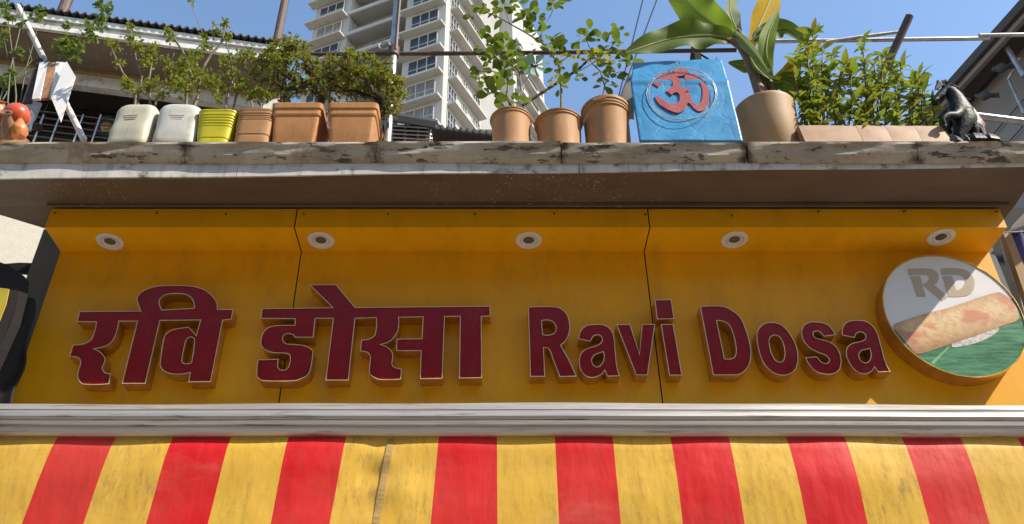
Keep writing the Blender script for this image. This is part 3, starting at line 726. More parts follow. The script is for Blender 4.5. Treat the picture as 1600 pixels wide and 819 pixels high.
for k in range(-1, 8):
    z = zrow + k * FH
    # right bay of the front face
    w0, w1 = tR0 * .84, tR0 * .18
    twindow(w0, w1, z + .36, z + 2.72, 0, 3, 'glass2' if k in (0, 1) else 'glass')
    tbox(MB(), tR0 - .25, -.02, -.8, -.001, z - .02, z + .22).build('slab', 'towerwall', tw)
    # left bay
    w0, w1 = tL0 + (tB0 - tL0) * .16, tL0 + (tB0 - tL0) * .82
    twindow(w0, w1, z + .62, z + 2.85, 0, 3, 'glass2' if k == 5 else 'glass')
    tbox(MB(), tL0 - .4, tB0 - .2, -.9, .09, z + .2, z + .42).build('slab', 'towerwall', tw)
    tbox(MB(), tL0 - 1.9, tL0 - .42, 2.2, 3.6, z + .2, z + .40).build('slab', 'towerwall', tw)
    # recessed balconies
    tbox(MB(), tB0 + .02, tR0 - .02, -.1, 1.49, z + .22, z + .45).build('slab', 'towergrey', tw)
    tbox(MB(), tB0 + .02, tR0 - .02, -.12, -.02, z + .36, z + .72).build('balcony_parapet', 'towerwall', tw)
    wb = tR0 - tB0
    twindow(tB0 + wb * .28, tB0 + wb * .62, z + 1.2, z + 2.95, 2, 3, 'glass', rows=1)
    twindow(tB0 + wb * .76, tB0 + wb * .97, z + 1.2, z + 2.95, 2, 2, 'glass', rows=1)
    # right face: slab, windows, air conditioners
    tbox(MB(), .001, .85, .8, s1 - .3, z - .02, z + .2).build('slab', 'towerwall', tw)
    for b0, b1, cn in ((.06, .32, 3), (.42, .60, 2), (.70, .95, 3)):
        twindow(s1 * b0 + .4, s1 * b1, z + .6, z + 2.5, 1, cn, random.choice(['glass', 'glass', 'glass2']))
    for t in (.34, .42, .52, .62, .74, .84):
        if random.random() < .8:
            b0 = s1 * t
            o = tbox(MB(), .12, .48, b0, b0 + .8, z + .2, z + .8).build('air_conditioner', 'frame', tw)
    # rear wings
    tbox(MB(), .901, 1.6, s1 + 5.8, s1 + 13.6, z, z + .2).build('slab', 'towerwall', tw)
    if z < 60:
        tbox(MB(), 1.601, 2.3, s1 + 14.3, s1 + 23.6, z, z + .2).build('slab', 'towerwall', tw)
    for b0, b1 in ((6.4, 8.2), (9.5, 12)):
        o = tbox(MB(), .9, .93, s1 + b0, s1 + b1, z + .7, z + 2.5).build('window', 'glass', tw)

# ------------------------------------------------------------------ old house with tin roof, left, beyond the terrace
e1 = Vector((cos(R(10.5)), sin(R(10.5)), 0)); en = Vector((e1.y, -e1.x, 0))   # en points to the street
H0 = P(150, 45, 7.6)
def hp(px, py, back=0.0): return onplane(px, py, H0 - en * back, en)
def hx(px, py): return (hp(px, py) - H0).dot(e1)
hl, hr = -6.0, hx(438, 80)
hs = thing('old_house', Vector((H0.x, H0.y + 1, 0)), 'old house with white eaves boards, tin roof and dark barred balcony', 'house')
def hbox(name, m, a0, a1, b0, b1, z0, z1, parent=None):
    q = [H0 + e1*a - en*b_ for a, b_ in ((a0,b0),(a1,b0),(a1,b1),(a0,b1))]
    vs = [Vector((p.x, p.y, z0)) for p in q] + [Vector((p.x, p.y, z1)) for p in q]
    return MB().add(vs, [(0,3,2,1),(4,5,6,7),(0,1,5,4),(1,2,6,5),(2,3,7,6),(3,0,4,7)]).build(name, m, parent or hs)
zA, zB, zC = hp(150, 33).z, hp(150, 41).z, hp(150, 53).z
hbox('eaves_board', 'whitepaint', hl, hr, 0, .05, zB + .005, zA)
hbox('eaves_board', 'whitepaint', hl, hr, .04, .09, zC, zB)
# corrugated roof
def rf(u, v):
    a = hl + (hr - hl) * u
    p = H0 + e1 * a - en * (-.06 + 3.0 * v)
    return Vector((p.x, p.y, zA + .05 + .028 * sin(a * 2 * pi / .10) + 1.1 * v))
mb = MB().grid(rf, 560, 2); o = mb.build('tin_roof', 'corr', hs, True, 60)
md = o.modifiers.new('s', 'SOLIDIFY'); md.thickness = .02
for k in range(14):
    a = hl + .3 + k * .62
    if a < hr - .1: hbox('rafter', 'darkwood', a, a + .09, .09, 1.2, zC + .02, zC + .14)
BK = .75                                             # wall line behind the eaves
zw1 = hp(200, 124, BK).z; zw2 = hp(200, 143, BK).z
# sloping board ceiling below the eaves
def cl(u, v):
    a = hl + (hr - hl) * u
    p = H0 + e1 * a - en * (.12 + (BK - .12) * v)
    z0 = hp(150, 62, .12).z
    return Vector((p.x, p.y, z0 + (zw1 + .04 - z0) * v))
MB().grid(cl, 12, 2).build('ceiling_board', 'brownwood', hs)
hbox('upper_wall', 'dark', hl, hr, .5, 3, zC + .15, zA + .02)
hbox('beam_moulding', 'wood', hl, hr, BK - .05, BK + .05, zw1 - .02, zw1 + .035)
hbox('beam', 'whitepaint', hl, hr, BK, BK + .12, zw2, zw1 - .022)
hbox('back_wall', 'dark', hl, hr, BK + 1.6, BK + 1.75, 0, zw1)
hbox('balcony_floor', 'roofslab', hl, hr, BK - .05, BK + 1.6, hp(200, 250, BK).z - .15, hp(200, 250, BK).z)
hbox('lower_wall', 'plaster', hl, hr, BK, BK + .15, 0, hp(200, 250, BK).z - .16)
hbox('end_post', 'whitepaint', hr - .2, hr, BK - .03, BK + .14, 0, zw1)
for i, py in enumerate((152, 160, 168, 176, 184, 192, 200, 208, 216)):
    z = hp(200, py, BK + .9).z
    hbox('shelf_slat', 'darkwood', hl, hr - .3, BK + .9, BK + 1.0, z - .02, z + .03)
for i, py in enumerate((176, 186, 196, 206, 216)):
    z = hp(100, py, BK).z
    hbox('grille_bar', 'rustpipe', hl, hr - .2, BK + .03, BK + .045, z - .008, z + .008)
for px in (35, 62, 88, 124, 152, 186, 215, 260, 300, 345):
    a = (hp(px, 195, BK) - H0).dot(e1)
    hbox('grille_post', 'steel', a - .008, a + .008, BK + .005, BK + .028, hp(px, 225, BK).z, hp(px, 178, BK).z)
pt = hp(185, 132, BK)
# hanging rail with hooks under the eaves
pz = hp(150, 76, .3)
MB().tube([pz + e1 * (hl - 0), pz + e1 * (hr - .3)], .012, 6).build('hanging_rail', 'whitepaint', hs)
for px in (163, 175, 180, 187, 193, 200, 207, 216, 226, 300):
    a = (hp(px, 78, .3) - pz).dot(e1); q = pz + e1 * a
    MB().tube([q + Vector((0, 0, -.03)), q + Vector((.01, 0, .06)), q + Vector((.03, -.02, .24))], .007, 5).build('hook', 'whitepaint', hs)
# wheel stored on the balcony
wc = hp(167, 200, BK + .35)
Mx = Matrix.Translation(wc) @ Vector((.12, -1, -.55)).to_track_quat('Z', 'Y').to_matrix().to_4x4() @ Matrix.Scale(1.35, 4)
wh = thing('wheel', wc - Vector((0, 0, .12)), 'small black wheel stored behind the balcony bars', 'wheel')
MB().lathe([(.059, -.03), (.09, -.035), (.12, -.015), (.12, .015), (.09, .035), (.059, .03), (.059, -.03)], 32, Mx).build('tyre', 'rubber', wh, True, 40)
MB().lathe([(.0005, .02), (.016, .022), (.018, .006), (.032, .006), (.05, .020), (.058, .018), (.060, -.02), (.0005, -.02)], 28, Mx).build('hub', 'bigpot', wh, True, 40)
# poles standing on the tin roof
for px0, py0, py1, rr in ((93, 30, -25, .075), (431, 72, -25, .06)):
    b0 = hp(px0, py0, .5); tp = hp(px0, py1, .5)
    tag(MB().tube([b0 - Vector((0, 0, .12)), b0 + Vector((0, 0, (tp.z - b0.z)))], rr, 12).build('roof_pole', 'rustpipe'), 'thick rusty pole rising from the tin roof by the eaves' if rr > .07 else 'thin rusty pole rising from the tin roof next to tower', 'pole')

# ------------------------------------------------------------------ low sheds between the house and the tower
sh1 = thing('low_shed', P(645, 215, 7.4), 'low dark shed roof with a barred window behind the terrace', 'shed')
def quadslab(pts, t=.03):
    pts = [Vector(p) for p in pts]; nn = (pts[1]-pts[0]).cross(pts[2]-pts[0]).normalized() * t
    vs = pts + [p - nn for p in pts]; k = len(pts)
    return MB().add(vs, [tuple(range(k)), tuple(range(2*k-1, k-1, -1))] + [(i, (i+1) % k, k+(i+1) % k, k+i) for i in range(k)])
quadslab([P(585, 176, 7.0), P(684, 193, 7.0), P(684, 188, 8.2), P(585, 170, 8.2)], .03).build('roof', 'tarp', sh1)
quadslab([P(585, 176, 7.01), P(684, 193, 7.01), P(684, 203, 7.01), P(585, 186, 7.01)], .02).build('valance', 'tarp', sh1)
MB().box((P(560, 215, 7.6).x, 7.6, 0), (P(690, 215, 7.6).x, 7.7, P(640, 196, 7.6).z)).build('wall', 'dark', sh1)
for py in (200, 206, 212, 218):
    a, c = P(606, py - 3, 7.3), P(676, py + 1, 7.3)
    MB().tube([a, c], .012, 5).build('bar', 'steel', sh1)
for px in (612, 632, 652, 670):
    MB().tube([P(px, 232, 7.33), P(px + 2, 196, 7.33)], .015 if px < 660 else .04, 6).build('bar', 'steel', sh1)
sh2 = thing('tin_shed', P(725, 215, 7.4), 'beige wall under a ragged strip of corrugated tin roof', 'shed')
def rf2(u, v):
    a, c = P(678, 196, 6.8), P(775, 207, 6.8)
    p = a + (c - a) * u
    return Vector((p.x, p.y + 1.5 * v, p.z + .02 * sin(u * 60) + .35 * v))
o = MB().grid(rf2, 160, 2).build('tin_roof', 'corr', sh2, True, 60); md = o.modifiers.new('s', 'SOLIDIFY'); md.thickness = .07
MB().box((P(680, 215, 7.0).x, 7.0, 0), (P(790, 215, 7.0).x, 7.15, P(730, 203, 7.0).z)).build('wall', 'brownwood', sh2)

# ------------------------------------------------------------------ grey building, right, with pipes and pigeons
g1 = Vector((-.206, 1, 0)).normalized(); gn = Vector((-g1.y, g1.x, 0))     # gn faces left
G0 = P(1535, 80, 11.0); GS = 1.6
gb = thing('grey_building', Vector((G0.x + 1.5, G0.y, 0)), 'grey rendered building with overhanging dark eaves on the right', 'building')
def gp_(px, py, back=0.0): return onplane(px, py, G0 - gn * back * GS, gn)
def gbox(name, m, a0, a1, b0, b1, z0, z1, parent=None):
    q = [G0 + g1*a*GS - gn*b_*GS for a, b_ in ((a0,b0),(a1,b0),(a1,b1),(a0,b1))]
    vs = [Vector((p.x, p.y, z0)) for p in q] + [Vector((p.x, p.y, z1)) for p in q]
    return MB().add(vs, [(0,3,2,1),(4,5,6,7),(0,1,5,4),(1,2,6,5),(2,3,7,6),(3,0,4,7)]).build(name, m, parent or gb)
ga, gc_ = -2.2, 9
gbox('eaves', 'gabledark', ga, gc_, 0, .5, G0.z - .02, G0.z + .16)
gbox('eaves_trim', 'gablewall', ga, gc_, .06, .12, G0.z - .12, G0.z - .021)
gbox('roof', 'gabledark', ga, gc_, .02, 3, G0.z + .161, G0.z + .2)
gbox('wall', 'gablewall', ga, gc_, .42, 3, 0, G0.z - .03)
WB = .38
for pa, pb in (((1600, 66), (1500, 178)), ((1600, 155), (1526, 240)), ((1556, 60), (1500, 175)), ((1600, 196), (1560, 240))):
    a, c = gp_(*pa, WB), gp_(*pb, WB)
    MB().tube([a, (a + c) / 2, c], .012, 6).build('wall_cable', 'cable', gb)
MB().tube([gp_(1562, 55, .2), gp_(1600, 120, .2)], .05, 8).build('downpipe', 'steel', gb)
MB().tube([gp_(1548, 55, .25), gp_(1556, 70, .25), gp_(1568, 66, .25), gp_(1566, 52, .25)], .014, 6).build('loop_wire', 'whitepaint', gb)
MB().tube([gp_(1594, 90, .3), gp_(1576, 124, .3), gp_(1600, 178, .3)], .03, 8).build('bracket_pipe', 'steel', gb)
def pigeon(p, head, label):
    h = Vector(head).normalized(); up = Vector((0, 0, 1))
    Mx = Matrix.Translation(p) @ h.to_track_quat('Z', 'Y').to_matrix().to_4x4()
    t = thing('pigeon', p - Vector((0, 0, .09)), label, 'pigeon', 'pigeons perched by the grey wall')
    Mx = Mx @ Matrix.Diagonal((1.05, 1.05, .80, 1))
    b_ = MB().lathe([(.0005, -.15), (.035, -.13), (.05, -.06), (.085, 0), (.09, .06), (.07, .12), (.045, .155), (.04, .175), (.043, .20), (.03, .225), (.009, .235), (.007, .26), (.0005, .262)], 16, Mx).build('body', 'pigeon', t, True, 60)
    b_ = MB().add([Mx @ Vector(v) for v in ((-.05, .012, -.09), (.05, .012, -.09), (.07, .008, -.27), (-.07, .008, -.27), (-.05, -.012, -.09), (.05, -.012, -.09), (.07, -.008, -.27), (-.07, -.008, -.27))], [(0,1,2,3),(7,6,5,4),(0,4,5,1),(1,5,6,2),(2,6,7,3),(3,7,4,0)]).build('tail', 'pigeon', t)
    for s in (-1, 1):
        MB().tube([p + Vector((.015*s, 0, -.05)), p + Vector((.015*s, 0, -.09))], .006, 5).build('leg', 'clay', t)
pigeon(gp_(1568, 106, .18), (-.9, .5, .25), 'dark pigeon perched higher under the grey eaves')
pigeon(gp_(1541, 150, .18), (-.8, .5, .45), 'dark pigeon on the cable lower on the grey wall')

# ------------------------------------------------------------------ pipes, poles and wires round the terrace
PY_ = 4.28
def pipe(name, pts, rad, m, label, cat='pipe', group=None, n_=10):
    return tag(MB().tube(pts, rad, n_).build(name, m, None, True, 50), label, cat, group)
t = thing('scaffold_pole', P(606, 221, 4.08), 'upright silver pole with a wire clamp beside the square planters', 'pole')
MB().tube([Vector((P(606, 221, 4.08).x, 4.08, ZTOP - .03)), P(623, -30, 4.08)], .026, 14).build('pole', 'steel', t, True)
cl0 = P(615, 82, 4.08)
MB().tube([cl0 - Vector((0, 0, .04)), cl0 + Vector((0, 0, .04))], .040, 12).build('clamp', 'rustpipe', t, True)
MB().tube([cl0 + Vector((.035 * cos(k), .035 * sin(k), -.03 + .01 * k)) for k in range(8)], .007, 6).build('tie_wire', 'rustpipe', t)
MB().tube([cl0 + Vector((-.06 + .04 * cos(k * .8), -.05, .01 + .04 * sin(k * .8))) for k in range(8)], .006, 6).build('wire_loop', 'steel', t)
MB().tube([P(618, 78, 4.05), P(621, 40, 4.045), P(626, -20, 4.04)], .012, 6).build('hanging_strip', 'rustpipe', t)
pipe('cross_rail', [P(415, 86, 4.12), P(800, 83.5, 4.12), P(1075, 80, 4.12), P(1150, 79, 4.13)], .016, 'rustpipe', 'long dark rail running behind the plants past the silver pole', 'rail')
pipe('bamboo_rail', [P(1080, 67, 4.35), P(1210, 65, 4.35), P(1545, 60.5, 4.4)], .017, 'steel', 'pale straight rail over the long planter', 'rail')
pipe('bamboo_rail', [P(1290, 66, 4.33), P(1345, 58, 4.33), P(1402, 51, 4.33)], .014, 'steel', 'short rail sloping up to the leaning prop', 'rail')
pipe('steel_rail', [P(1530, 56, 4.3), P(1640, 54.5, 4.3), P(2050, 49, 4.3)], .016, 'steel', 'short bright rail end overlapping by the eaves', 'rail')
pipe('steel_rail', [P(1520, 181, 5.6), P(1640, 196, 5.6), P(1900, 228, 5.6)], .035, 'steel', 'flat steel rail crossing in front of the grey wall below pigeons', 'rail')
pipe('leaning_prop', [P(1355, 170, 4.5), P(1421, 26, 4.2)], .030, 'rustpipe', 'dark timber prop leaning up out of the long planter leaves', 'pole')
pipe('slanting_strut', [P(28, 10, 4.3), P(131, 219, 4.05)], .020, 'whitepaint', 'white strut slanting down behind the hanging sheet', 'pole')
pipe('stick', [P(817, 165, 4.0), P(905, 108, 4.05), P(936, 78, 4.08)], [.010, .009, .006], 'darktwig', 'dark stick leaning across the bucket plants', 'stick')
for a, c in (((1007, -10), (972, 130)), ((1030, -10), (1003, 62))):
    wa, wb_ = P(*a, 14), P(*c, 14)
    pipe('overhead_wire', [wa + (wa - wb_) * 5, wa, wb_, wb_ + (wb_ - wa) * 2.5], .018, 'cable', 'thin wire crossing the sky, ' + ('running behind the banana leaf' if a[0] > 1020 else 'running down behind the blue board'), 'wire', 'wires in the sky', 5)
t = thing('timber_post', P(1088, 105, 4.45), 'rough short post bundle behind the blue board', 'post')
MB().tube([P(1090, 112, 4.45), P(1086, 62, 4.4)], [.05, .03], 7).build('post', 'concrete', t)
MB().tube([P(1080, 112, 4.42), P(1083, 65, 4.4)], [.02, .012], 7).build('stake', 'darkwood', t)
MB().tube([P(1118, 100, 4.4), P(1092, 84, 4.4)], .008, 6).build('wire', 'cable', t)
t = tag(quadslab([P(962, 175, 4.15), P(990, 178, 4.12), P(992, 118, 4.2), P(984, 116, 4.22)], .05).build('concrete_shard', 'concrete'), 'grey wedge of broken concrete behind the tallest bucket', 'rubble')

# ------------------------------------------------------------------ plant builders
def leaf_vf(L, W, fold=.25, curl=.15, seg=4, tipw=.0, peak=.45, pw=1.0):
    """leaf along +Y, face up +Z"""
    vs, fs = [], []
    for i in range(seg + 1):
        t = i / seg
        wd = W * (sin(pi * t ** (math.log(.5) / math.log(peak))) ** pw if 0 < t < 1 else tipw) * .5
        z = -curl * L * t * t
        vs += [Vector((-wd, L*t, z + fold*wd)), Vector((0, L*t, z)), Vector((wd, L*t, z + fold*wd))]
    for i in range(seg):
        a = i * 3
        fs += [(a, a+1, a+4, a+3), (a+1, a+2, a+5, a+4)]
    return vs, fs
def orient(p, d, roll=0, s=1):
    d = Vector(d).normalized()
    q = d.to_track_quat('Y', 'Z').to_matrix().to_4x4()
    return Matrix.Translation(p) @ q @ Matrix.Rotation(roll, 4, 'Y') @ Matrix.Scale(s, 4)
def rdir(up=.3, spread=1.0):
    while True:
        v = Vector((random.uniform(-1, 1), random.uniform(-1, 1), random.uniform(-1, 1)))
        if .1 < v.length < 1: break
    v.normalize(); v *= spread; v.z += up
    return v.normalized()
def add_leaf(mb, vf, M): mb.add([M @ v for v in vf[0]], vf[1])
def grow(base, attract, nearest_bias=.55):
    """connect points to the nearest earlier node, outward from the base: a branching skeleton"""
    base = Vector(base)
    nodes = [base]; par = [-1]; dep = [0.0]
    for p in sorted(attract, key=lambda q: (q - base).length):
        best, bi = 1e9, 0
        for i, q in enumerate(nodes):
            c = (p - q).length + nearest_bias * dep[i] * .35
            if c < best: best, bi = c, i
        nodes.append(p); par.append(bi); dep.append(dep[bi] + (p - nodes[bi]).length)
    w_ = [1] * len(nodes)
    for i in range(len(nodes) - 1, 0, -1): w_[par[i]] += w_[i]
    return nodes, par, w_
def branches(mb, nodes, par, w_, r0, n_=4):
    for i in range(1, len(nodes)):
        a, c = nodes[par[i]], nodes[i]
        r1 = r0 * w_[i] ** .42; r2 = r0 * max(1, w_[i] - 1) ** .42
        midp = (a + c) / 2 + Vector((random.uniform(-.1, .1), random.uniform(-.1, .1), .08)) * (c - a).length
        mb.tube([a, midp, c], [r1 * 1.1, r1, r2 * .9], n_, False)
def ellpts(c, r, n_, hollow=.0):
    out = []
    while len(out) < n_:
        v = Vector((random.uniform(-1, 1), random.uniform(-1, 1), random.uniform(-1, 1)))
        if hollow < v.length < 1: out.append(Vector((c.x + v.x*r[0], c.y + v.y*r[1], c.z + v.z*r[2])))
    return out
def leaf_mesh(name, L, W, m, **k):
    mb = MB(); vf = leaf_vf(L, W, **k); mb.add(*vf)
    me = bpy.data.meshes.new(name); me.from_pydata(mb.v, [], mb.f); me.update()
    me.polygons.foreach_set('use_smooth', [True] * len(me.polygons)); me.materials.append(MT[m]); return me
def leaf_obj(me, parent, M):
    o = bpy.data.objects.new('leaf', me); COL.objects.link(o)
    o.parent = parent; o.matrix_basis = Matrix.Translation(-Vector(parent.location)) @ M
    return o
def base_at(px, Y): return Vector((P(px, 219, Y).x, Y, ZTOP + .001))
def soil(parent, c, rx_, ry_, e=2.0): MB().loft([(-.03, rx_, ry_, e), (0, rx_, ry_, e), (.012, rx_*.6, ry_*.6, 2.2)], 24, Matrix.Translation(c)).build('soil', 'soil', parent)

# ------------------------------------------------------------------ jerrycans, tub and small planter
def stems_and_tufts(parent, stems, tufts, lm, stem_m, vf, Y0):
    """stems: pixel polylines with depth; tufts: px, py, depth, radius, count"""
    mb = MB()
    for pts, r0 in stems:
        q = [P(x, y, Y0 + d) for x, y, d in pts]
        mb.tube(q, [r0 * (1 - .55 * i / (len(q) - 1)) for i in range(len(q))], 6)
    mb.build('stems', stem_m, parent, True, 60)
    fb = MB()
    for x, y, d, rr, cnt in tufts:
        c = P(x, y, Y0 + d)
        for _ in range(int(cnt * 1.7)):
            v = rdir(.25); pos = c + v * rr * random.uniform(.1, 1)
            add_leaf(fb, vf, orient(pos, rdir(.35), random.uniform(-.6, .6), random.uniform(.7, 1.25)))
    fb.build('foliage', lm, parent)
random.seed(21)
vf_small = leaf_vf(.030, .016, .3, .2, 3)
def jerrycan(px, wpx, top, m, label, stems, tufts, grp):
    Y = LIP + .155; c = base_at(px, Y)
    t = thing('jerrycan_planter', c, label, 'planter', grp)
    h = .345; hw = wpx / 252 / 2
    secs = [(0, hw*.80, .10, 4), (.012, hw*.92, .118, 4.5), (.035, hw*.985, .127, 5), (.10, hw, .13, 5), (.20, hw*.995, .129, 5), (.30, hw*.98, .127, 5), (.325, hw*.95, .122, 4.5), (.340, hw*.90, .115, 4), (h, hw*.86, .11, 4), (h - .02, hw*.83, .106, 4)]
    fine = []
    for s0, s1_ in zip(secs[:-1], secs[1:]):
        k = max(1, int(abs(s1_[0] - s0[0]) / .02))
        fine += [tuple(s0[i] + (s1_[i] - s0[i]) * j / k for i in range(4)) for j in range(k)]
    secs = fine + [secs[-1]]
    Mx = Matrix.Translation(c) @ Matrix.Rotation(R(-4 if px < 230 else 3), 4, 'Z')
    can = MB().loft(secs, 56, Mx).build('can', m, t, True, 50)
    for v in can.data.vertices:                          # soft dents of reused plastic
        q = v.co * 9 + Vector((px, 0, 0))
        v.co += Vector((mnoise.noise(q), mnoise.noise(q + Vector((7, 3, 1))), 0)) * .007
    eb = MB()                                            # moulded oval boss on the front
    for k in range(3):
        eb.box((-.045 + .006*k, -.1305, .235 - .016*k), (.045 - .006*k, -.127, .242 - .016*k), Mx)
    eb.build('moulded_mark', m, can)
    soil(t, c + Vector((0, 0, h - .012)), hw * .8, .10)
    stems_and_tufts(t, stems, tufts, 'leaf_jerry', 'twig', vf_small, Y - .05)
jerrycan(214, 65, 158, 'jerry', 'yellowed white jerrycan planter with thin leafy twigs, beside the other jerrycan',
    [([(210,175,0),(212,150,0),(204,130,-.03),(192,115,-.05),(178,85,-.06),(172,70,-.06)], .010),
     ([(216,175,.03),(215,150,.03),(222,120,.05),(213,95,.02),(207,60,0),(203,42,0)], .010),
     ([(236,175,.02),(234,152,.02),(232,130,0),(237,100,0),(236,75,0)], .011),
     ([(240,175,0),(246,150,0),(258,132,.03),(262,110,.03),(272,84,.03)], .009)],
    [(178,72,-.06,.05,26),(170,68,-.06,.035,14),(205,62,0,.06,34),(203,44,0,.035,14),(212,75,0,.05,26),(186,100,-.05,.04,18),(204,138,-.03,.07,52),(196,133,-.03,.05,30),(236,85,0,.065,44),(232,100,0,.06,40),(238,76,0,.04,20),(262,100,.03,.05,30),(264,112,.03,.05,28),(240,133,0,.06,36),(228,140,.0,.05,26),(252,150,.0,.05,26)], 'white jerrycan planters on the ledge')
jerrycan(281, 67, 157, 'jerry2', 'whiter jerrycan planter with a dense leafy bush, next to the yellow tub',
    [([(290,175,0),(292,150,0),(300,125,0),(294,100,-.02),(285,80,0),(268,55,0),(263,46,0)], .012),
     ([(300,175,.02),(310,150,.03),(312,125,.04),(318,105,.03),(330,85,.03),(345,70,.02),(350,52,.02),(353,38,.02)], .013),
     ([(313,110,.03),(325,112,.04),(340,118,.05),(352,112,.05)], .008),
     ([(330,85,.03),(318,55,.04),(305,25,.05),(297,4,.05)], .004)],
    [(284,110,0,.09,90),(296,95,0,.07,60),(275,135,-.02,.08,70),(292,140,-.02,.09,80),(305,122,0,.08,60),(263,52,0,.035,22),(266,62,0,.04,18),(310,85,.02,.05,24),(320,60,.03,.035,20),(338,50,.02,.05,36),(322,75,.03,.05,28),(328,130,.03,.09,70),(352,38,.02,.04,20),(355,60,.02,.05,28),(297,2,.05,.03,10),(345,140,.03,.07,40)], 'white jerrycan planters on the ledge')
# yellow tub with grooves at its corners
def ribbed(px, wtop, wbot, h, m, label, name, Y, stems, tufts, grv, exp_=5):
    c = base_at(px, Y); t = thing(name, c, label, 'planter')
    a, b_ = wbot / 252 / 2, wtop / 252 / 2
    secs = [(0, a*.86, a*.78, exp_), (.010, a*.95, a*.87, exp_), (.03, a, a*.92, exp_)]
    zs = [.03 + (h - .045) * k / 44 for k in range(1, 45)]
    for z in zs:
        f = (z - .03) / (h - .045); ww = a + (b_ - a) * f
        gg = 1.0
        for g0 in grv:
            if abs(z - g0) < .0045: gg = .965
        secs.append((z, ww*gg, ww*.92*gg, exp_))
    secs += [(h - .008, b_*1.03, b_*.95, exp_), (h, b_*1.03, b_*.95, exp_), (h, b_*.95, b_*.88, exp_), (h - .02, b_*.94, b_*.87, exp_)]
    MB().loft(secs, 48, Matrix.Translation(c)).build('pot', m, t, True, 28)
    soil(t, c + Vector((0, 0, h - .02)), b_*.9, b_*.82)
    stems_and_tufts(t, stems, tufts, 'leaf_jerry', 'twig', vf_small, Y)
    return t
ribbed(340, 62, 50, .275, 'yellowtub', 'yellow plastic tub with grooved corners and a sparse twig', 'yellow_tub', LIP + .13,
    [([(350,180,0),(356,150,0),(366,120,0),(360,90,0),(352,62,0)], .009), ([(362,180,.02),(372,140,.02),(378,105,.02),(392,80,.03)], .008)],
    [(360,120,0,.07,46),(372,100,.02,.06,40),(382,85,.03,.05,30),(352,98,0,.06,36),(366,140,0,.06,30),(380,130,.02,.06,30),(340,155,-.02,.04,20)], (.06, .15, .17, .19, .21, .23))
ribbed(400, 60, 54, .285, 'terracotta2', 'small terracotta coloured tub with grooved corners, beside a square planter', 'brown_tub', LIP + .13,
    [([(395,180,0),(392,150,0),(388,125,0)], .009), ([(406,180,0),(410,150,0)], .008)],
    [(392,150,0,.06,40),(408,148,0,.06,36),(384,140,0,.05,26),(420,152,0,.04,20)], (.075, .082, .20, .215, .23, .245))

# two square planters with dense bushes
def square_planter(px, label, crown, crad, droop, seed):
    random.seed(seed)
    Y = LIP + .175; c = base_at(px, Y); h = .335
    t = thing('square_planter', c, label, 'planter', 'square terracotta planters')
    a, b_ = .125, .150
    e = 14
    secs = [(0, a*.97, a*.97, e), (.008, a, a, e), (h*.70, b_*.955, b_*.955, e), (h*.72, b_*1.0, b_*1.0, e), (h*.76, b_*1.02, b_*1.02, e), (h*.785, b_*.99, b_*.99, e), (h*.86, b_*1.0, b_*1.0, e), (h*.875, b_*1.05, b_*1.05, e), (h*.985, b_*1.07, b_*1.07, e), (h, b_*1.05, b_*1.05, e), (h, b_*.92, b_*.92, e), (h-.03, b_*.91, b_*.91, e)]
    MB().loft(secs, 64, Matrix.Translation(c)).build('pot', 'terracotta', t, True, 25)
    soil(t, c + Vector((0, 0, h - .025)), b_*.88, b_*.88)
    cc = P(*crown, Y)
    pts = ellpts(cc, crad, 190, .15)
    for x, y, rr, k in droop: pts += ellpts(P(x, y, Y - .02), (rr, rr, rr), k)
    pts = [p for p in pts if p.z > ZTOP + h * .75]
    nodes, par, w_ = grow(c + Vector((0, 0, h - .02)), pts)
    mb = MB(); branches(mb, nodes, par, w_, .0024, 5); mb.build('branches', 'darktwig', t)
    vf = leaf_vf(.030, .015, .3, .15, 3); fb = MB()
    for i, p in enumerate(nodes[1:]):
        if random.random() < .14: continue
        k = 15 if (p - cc).length > .5 * crad[0] else 6
        for _ in range(random.randint(k - 4, k + 5)):
            add_leaf(fb, vf, orient(p + rdir(.1) * random.uniform(.004, .034), rdir(.45), random.uniform(-.8, .8), random.uniform(.65, 1.25)))
    fb.build('foliage', 'leaf_bush', t)
    return t
square_planter(467, 'square terracotta planter with a round dense bush, beside the small brown tub', (448, 108), (.225, .19, .22), ((505, 140, .10, 26), (400, 100, .10, 18), (455, 70, .10, 16)), 31)
square_planter(553, 'square terracotta planter with a drooping bush, beside the silver pole', (556, 118), (.22, .18, .17), ((608, 145, .12, 44), (600, 118, .10, 24), (612, 172, .06, 12), (510, 125, .08, 16)), 32)

